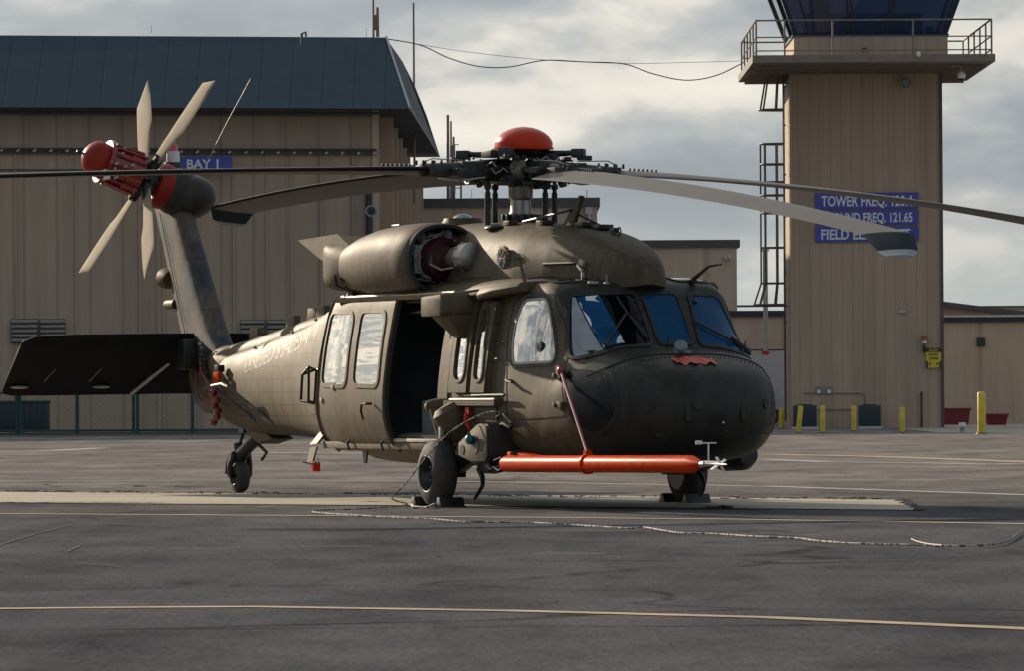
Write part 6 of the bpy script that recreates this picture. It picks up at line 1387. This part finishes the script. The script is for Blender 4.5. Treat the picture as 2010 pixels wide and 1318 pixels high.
# bifilar absorber arms with weights
for k in range(4):
    a = pi/4+pi/2*k+.12; d_ = Vector((cos(a), sin(a), 0)); c = on_mast(3.535); m_ = MB(); m_.tube([c+d_*.2, c+d_*.46, c+d_*.60+Vector((0, 0, .01))], .035, 8, rs=[.04, .032, .028]); m_.box(c+d_*.60+Vector((0, 0, .0)), (.13, .13, .09), Rz(a)); m_.box(c+d_*.66+Vector((0, 0, -.05)), (.15, .06, .05), Rz(a+.6)); m_.build('vibration_absorber', M['dark'], H, bevel=.012)
# blades
def main_blade(az, droop_a, droop_b, pitch, lab):
    d_ = Vector((cos(az), sin(az), 0)); t_ = Vector((-sin(az), cos(az), 0))     # t_: leading edge side (rotor turns anticlockwise)
    def zc(r_): return RC_.z+droop_a*r_+droop_b*r_*r_
    mb = MB(); rings = []; Rr = 8.18
    st = [(1.00, .10, -.385, .1), (1.35, .13, -.39, .2), (1.7, .14, -.39, .15)]+[(2.2+.52*i, .14, -.39, 0) for i in range(11)]+[(7.62, .14, -.39, 0)]
    def sect(r_, le, te, c, tw, drop=0, sweep=0, th=.028):
        ring = []; n_ = 22
        for k in range(n_):
            a = 2*pi*k/n_; u = (le+te)/2+(le-te)/2*cos(a); f = max(0, sin(a)) if sin(a) > 0 else sin(a)*.6
            th_ = th*f*(1+.5*cos(a)) 
            q = t_*(u*cos(tw)-th_*sin(tw)-sweep)+Vector((0, 0, u*sin(tw)+th_*cos(tw)-drop)); ring.append(RC_*Vector((1, 1, 0)).x*0+Vector((RC_.x, RC_.y, 0))+d_*r_+Vector((0, 0, zc(r_)))+q)
        return ring
    for r_, le, te, rnd_ in st:
        tw = pitch-(r_-1.05)/7.1*radians(10); rings.append(sect(r_, le, te, 0, tw, th=.030+.03*rnd_))
    mb.loft(rings)
    for q_ in range((len(rings)-1)*22):
        if q_ % 22 in (0, 1, 20, 21): mb.m[q_] = 1
    B = mb.build('main_rotor_blade', [M['blade'], M['stab']], H, ang=50); B['label'] = lab
    mb = MB(); tw = pitch-radians(9.5); dr = droop_a+2*droop_b*7.6
    rings = [sect(7.60, .142, -.392, 0, tw, th=.030), sect(7.66, .14, -.39, 0, tw, .004, .02, th=.030), sect(8.05, .07, -.34, 0, tw, .085, .15, th=.022), sect(8.20, -.02, -.31, 0, tw, .105, .19, th=.012)]
    mb.loft(rings)
    for q_ in range(2*22, 3*22+2): mb.m[q_] = 1
    mb.build('blade_tip_cap', [M['capdark'], M['grey']], H, ang=18)
    # cuff, spindle and damper
    mb = MB(); c = Vector((RC_.x, 0, 0)); 
    def pt(r_, u=0, dz=0): return c+d_*r_+t_*u+Vector((0, 0, zc(r_)*.5+RC_.z*.5+dz)) if r_ < .9 else c+d_*r_+t_*u+Vector((0, 0, zc(r_)+dz))
    mb.tube([pt(.25), pt(.62), pt(1.12)], .07, 12, rs=[.12, .085, .065]); mb.box(pt(.55), (.30, .20, .17), Rz(az)); mb.tube([pt(.3, -.16, .0), pt(.82, -.20, .0)], .035, 8); mb.box(pt(.95, -.02), (.24, .26, .11), Rz(az)); mb.box(pt(.78, .16, -.03), (.12, .20, .08), Rz(az))
    for k in range(6): mb.cyl(pt(.9+.05*k, .03*(-1)**k, .05), pt(.9+.05*k, .03*(-1)**k, .10), .014, n=8)
    for k in range(7): mb.box(pt(1.25+.05*k, .02, .045), (.018, .03, .04), Rz(az))
    mb.build('blade_cuff', M['dark'], H, bevel=.008)
    mb = MB(); mb.tube([pt(.5, .2, -.08), pt(.8, .22, -.12), pt(1.0, .15, -.09)], .010, 6); mb.tube([pt(.6, -.1, .1), pt(.95, -.08, .12), pt(1.1, 0, .08)], .007, 6); mb.build('blade_bonding_wire', M['alu'], H)
RO = radians(2.2)
main_blade(RO+0.0, -.060, -.0070, radians(9), 'forward blade drooping over the nose')
main_blade(RO+pi, .028, -.0062, radians(17), 'aft blade reaching over the tail boom')
main_blade(RO-pi/2, -.005, -.0030, radians(5), 'near blade leaving the frame at left')
main_blade(RO+pi/2, -.005, -.0128, radians(6), 'far blade leaving the frame at right')
# roof clutter in front of mast: wire cutter, control rods, gps dome
m_ = MB(); m_.lathe((-5.9, 0, 2.80), (-5.9, 0, 2.93), [(0, .24), (.5, .235), (.8, .20), (1, .19)], 30); m_.build('satellite_antenna', M['olive'], H)
# small fasteners and seams on the nose door
m_ = MB()
for k in range(46):
    t = k/45; y = -.94+1.88*t; m_.ell(front(y, 1.445-.24*abs((t-.5)*2)**3.2, .004), (.007, .007, .007), 6, 4)
m_.tube([front(-.93+1.86*t/40, .72, .002) for t in range(41)], .005, 5)
for y in (-.90, .90): m_.tube([front(y, .74+.46*t/10, .002) for t in range(11)], .005, 5)
for y in (-.5, 0, .5): m_.box(front(y, .72, .008), (.02, .07, .035))
for y in (-.75, .75): m_.tube([front(y, .80+.1*t, .003) for t in range(5)], .004, 5)
m_.build('nose_door_fasteners', M['seal'], H)
m_ = MB(); m_.ell((-5.9, 0, 2.93), (.10, .10, .045), 20, 8); m_.build('antenna_cap', M['lens'], H)
m_ = MB(); m_.prism([(-3.42, 0, 2.76), (-3.12, 0, 2.78), (-2.92, 0, 3.06), (-2.98, 0, 3.07), (-3.25, 0, 2.88)], (0, -.02, 0), (0, .02, 0)); m_.build('wire_cutter', M['olive'], H, bevel=.006)
m_ = MB(); m_.tube([(-4.1, -.12, 2.84), (-3.15, -.03, 2.93)], .014, 6); m_.tube([(-3.1, 0, 2.90), (-2.7, .14, 2.74)], .012, 6); m_.build('cutter_brace', M['black'], H)
for (x, y, z, sx) in ((-3.4, -.2, 2.79, .12), (-2.75, .12, 2.73, .16), (-3.0, .05, 2.76, .14), (-2.4, .1, 2.69, .06), (-3.9, -.35, 2.80, .10)):
    m_ = MB(); m_.box((x, y, z+.02), (sx*1.4, sx, .05)); m_.build('roof_fitting', M['dark'], H, bevel=.008)
m_ = MB(); m_.tube([(-2.3+.035*cos(a), .1, 2.70+.035*sin(a)) for a in [2*pi*k/12 for k in range(13)]], .008, 6); m_.build('lifting_ring', M['dark'], H)

# ---- flight-test air data boom (starboard)
BY = -1.33
m_ = MB(); m_.lathe((-1.85, BY, .44), (2.42, BY, .475), [(0, .070), (.01, .080), (.955, .080), (1, .035)], 28); m_.build('air_data_boom', M['orange'], H)
m_ = MB(); m_.lathe((-.0, BY, .455), (.05, BY, .4555), [(0, .096), (1, .096)], 28); m_.box((.02, BY, .555), (.06, .06, .05)); m_.build('boom_clamp', M['orange'], H)
m_ = MB(); m_.lathe((2.40, BY, .475), (2.95, BY, .478), [(0, .03), (.2, .03), (.22, .022), (.7, .018), (1, .006)], 14); m_.build('boom_probe', M['steel'], H)
m_ = MB(); m_.box((2.62, BY, .50), (.30, .012, .012)); m_.box((2.78, BY, .475), (.05, .16, .008), Ry(.2) @ Rx(.6)); m_.box((2.82, BY, .475), (.05, .008, .15), Rx(.5)); m_.tube([(2.58, BY, .49), (2.58, BY, .66)], .008, 6); m_.box((2.57, BY, .665), (.014, .20, .012), Rz(.3)); m_.box((2.57, BY-.09, .67), (.02, .06, .035)); m_.build('air_data_vane', M['white'], H, bevel=.003)
m_ = MB(); a = side(-1.13, 1.30, -1, .06); m_.tube([a, Vector((.02, BY, .56))], .016, 10); m_.build('boom_strut', M['darkred'], H)
m_ = MB(); m_.ell(a, (.045, .04, .045), 12, 8); m_.box(a+Vector((-.03, 0, .02)), (.08, .05, .06)); m_.build('strut_fitting', M['darkred'], H)
m_ = MB(); b_ = Vector((-.15, -.30, .52)); m_.tube([Vector((.9, BY+.03, .52)), b_], .015, 8); m_.build('boom_strut', M['darkred'], H)
m_ = MB(); m_.loft([[Vector((-1.90, BY+.10+.07*sg, z)) for sg, z in ((-1, .42), (1, .42), (1, .56), (-1, .56))], [Vector((-1.2, BY+.09+.06*sg, z)) for sg, z in ((-1, .44), (1, .44), (1, .52), (-1, .52))]]); m_.build('boom_mount', M['orange'], H, bevel=.02)
m_ = MB(); m_.tube([(-1.85, BY-.04, .50), (-2.0, BY-.05, .47), (-2.02, BY-.05, .41), (-1.9, BY-.05, .37), (-1.82, BY-.04, .40)], .014, 8); m_.build('boom_hose', M['stab'], H)
m_ = MB(); m_.tube([(-1.75, -1.15, .55), (-1.7, BY, .53)], .03, 8); m_.build('mount_arm', M['dark'], H)
# nose belly pod port side
m_ = MB(); m_.lathe((-2.4, 1.22, .48), (-1.75, 1.22, .50), [(0, .08), (.2, .15), (.8, .15), (1, .10)], 20); m_.build('port_sensor_pod', M['black'], H)
m_ = MB(); q = front(.62, .86, .01); 
# ------------------------------------------------------------------ small things on the ground
def chock(x, y, rot, lab, grp='black wheel chocks'):
    q = h2w(x, y, 0); r = empty('wheel_chock', q, HRZ+rot); tag(r, lab, 'wheel chock', grp)
    b = MB(); b.prism([(-.08, -.13, 0), (.08, -.13, 0), (.025, -.13, .10), (-.025, -.13, .10)], (0, 0, 0), (0, .26, 0)); b.build('block', M['black'], r, bevel=.01)
    b = MB(); b.bb((-.09, -.14, 0), (.09, .14, .012)); b.build('base_plate', M['dark'], r, smooth=False)
chock(-3.17, -1.34, 0, 'black wheel chock in front of the near main wheel'); chock(-3.75, -1.36, 0, 'black wheel chock behind the near main wheel')
chock(-3.17, 1.34, 0, 'black wheel chock in front of the far main wheel'); chock(-3.75, 1.36, 0, 'black wheel chock behind the far main wheel')
b = MB(); b.tube([gp(808, 992, .02), gp(812, 996, .02), gp(840, 997, .02), gp(851, 992, .03), gp(858, 988, .03)], .014, 6); tag(b.build('chock_rope', M['rope']), 'short pale rope joining the two chocks of the near wheel', 'rope')
b = MB(); b.tube([gp(1388, 996, .015), gp(1405, 998, .015), gp(1420, 996, .015), gp(1436, 998, .015)], .02, 6); tag(b.build('chock_strap', M['black']), 'short dark strap lying beside the far wheel chock', 'rope')
# braided lead hanging from the fuselage to the ground and snaking to the right
top_ = [h2w(-2.02, -1.20, .83), h2w(-2.14, -1.23, .91), h2w(-2.28, -1.28, .94), h2w(-2.5, -1.38, .88), h2w(-2.75, -1.52, .74), h2w(-3.0, -1.62, .55), h2w(-3.2, -1.68, .38), h2w(-3.38, -1.74, .22), h2w(-3.55, -1.8, .09)]
gpix = [(800, 992), (740, 998), (690, 1001), (650, 1002), (622, 1003), (614, 1006), (640, 1009), (690, 1012), (740, 1015), (800, 1018), (850, 1020), (905, 1025), (960, 1026), (1040, 1027), (1100, 1030), (1180, 1035), (1240, 1038), (1262, 1036), (1300, 1042), (1335, 1047), (1400, 1049), (1480, 1054), (1560, 1057), (1600, 1062), (1660, 1067), (1720, 1069), (1790, 1071), (1860, 1073), (1905, 1073), (1950, 1070), (1980, 1062), (2000, 1048), (2020, 1036), (2060, 1015)]
gpts = [gp(a, b, .018) for a, b in gpix]
def spl(P_, k=6):
    out = []
    for i in range(len(P_)-1):
        p = [P_[max(i-1, 0)], P_[i], P_[i+1], P_[min(i+2, len(P_)-1)]]
        for j in range(k): u = j/k; out.append(Vector([catmull(p[0][c], p[1][c], p[2][c], p[3][c], u) for c in range(3)]))
    return out+[P_[-1]]
def rope_mat():
    m = mat('braided_lead', (.1, .1, .1), .8); t = m.node_tree; n = t.nodes; l = t.links; p = n['Principled BSDF']; c = n.new('ShaderNodeTexCoord')
    w = n.new('ShaderNodeTexNoise'); w.inputs['Scale'].default_value = 22; w.inputs['Detail'].default_value = 2; l.new(c.outputs['Object'], w.inputs[0])
    r = n.new('ShaderNodeValToRGB'); e = r.color_ramp.elements; e[0].position = .46; e[0].color = (.03, .03, .032, 1); e[1].position = .54; e[1].color = (.42, .40, .36, 1); l.new(w.outputs[0], r.inputs[0]); l.new(r.outputs[0], p.inputs['Base Color']); return m
rope = MB(); rope.tube(spl(top_+gpts), .007, 7); tag(rope.build('braided_lead', rope_mat()), 'black and white braided lead hanging from the helicopter and snaking across the asphalt', 'cable')
b = MB(); b.tube(spl([gp(1790, 1059, .012), gp(1800, 1064, .012), gp(1822, 1069, .012), (gp(1850, 1072, .03))]), .008, 6); tag(b.build('wire_end', M['wire']), 'thin loose wire end curling beside the braided lead at lower right', 'wire')
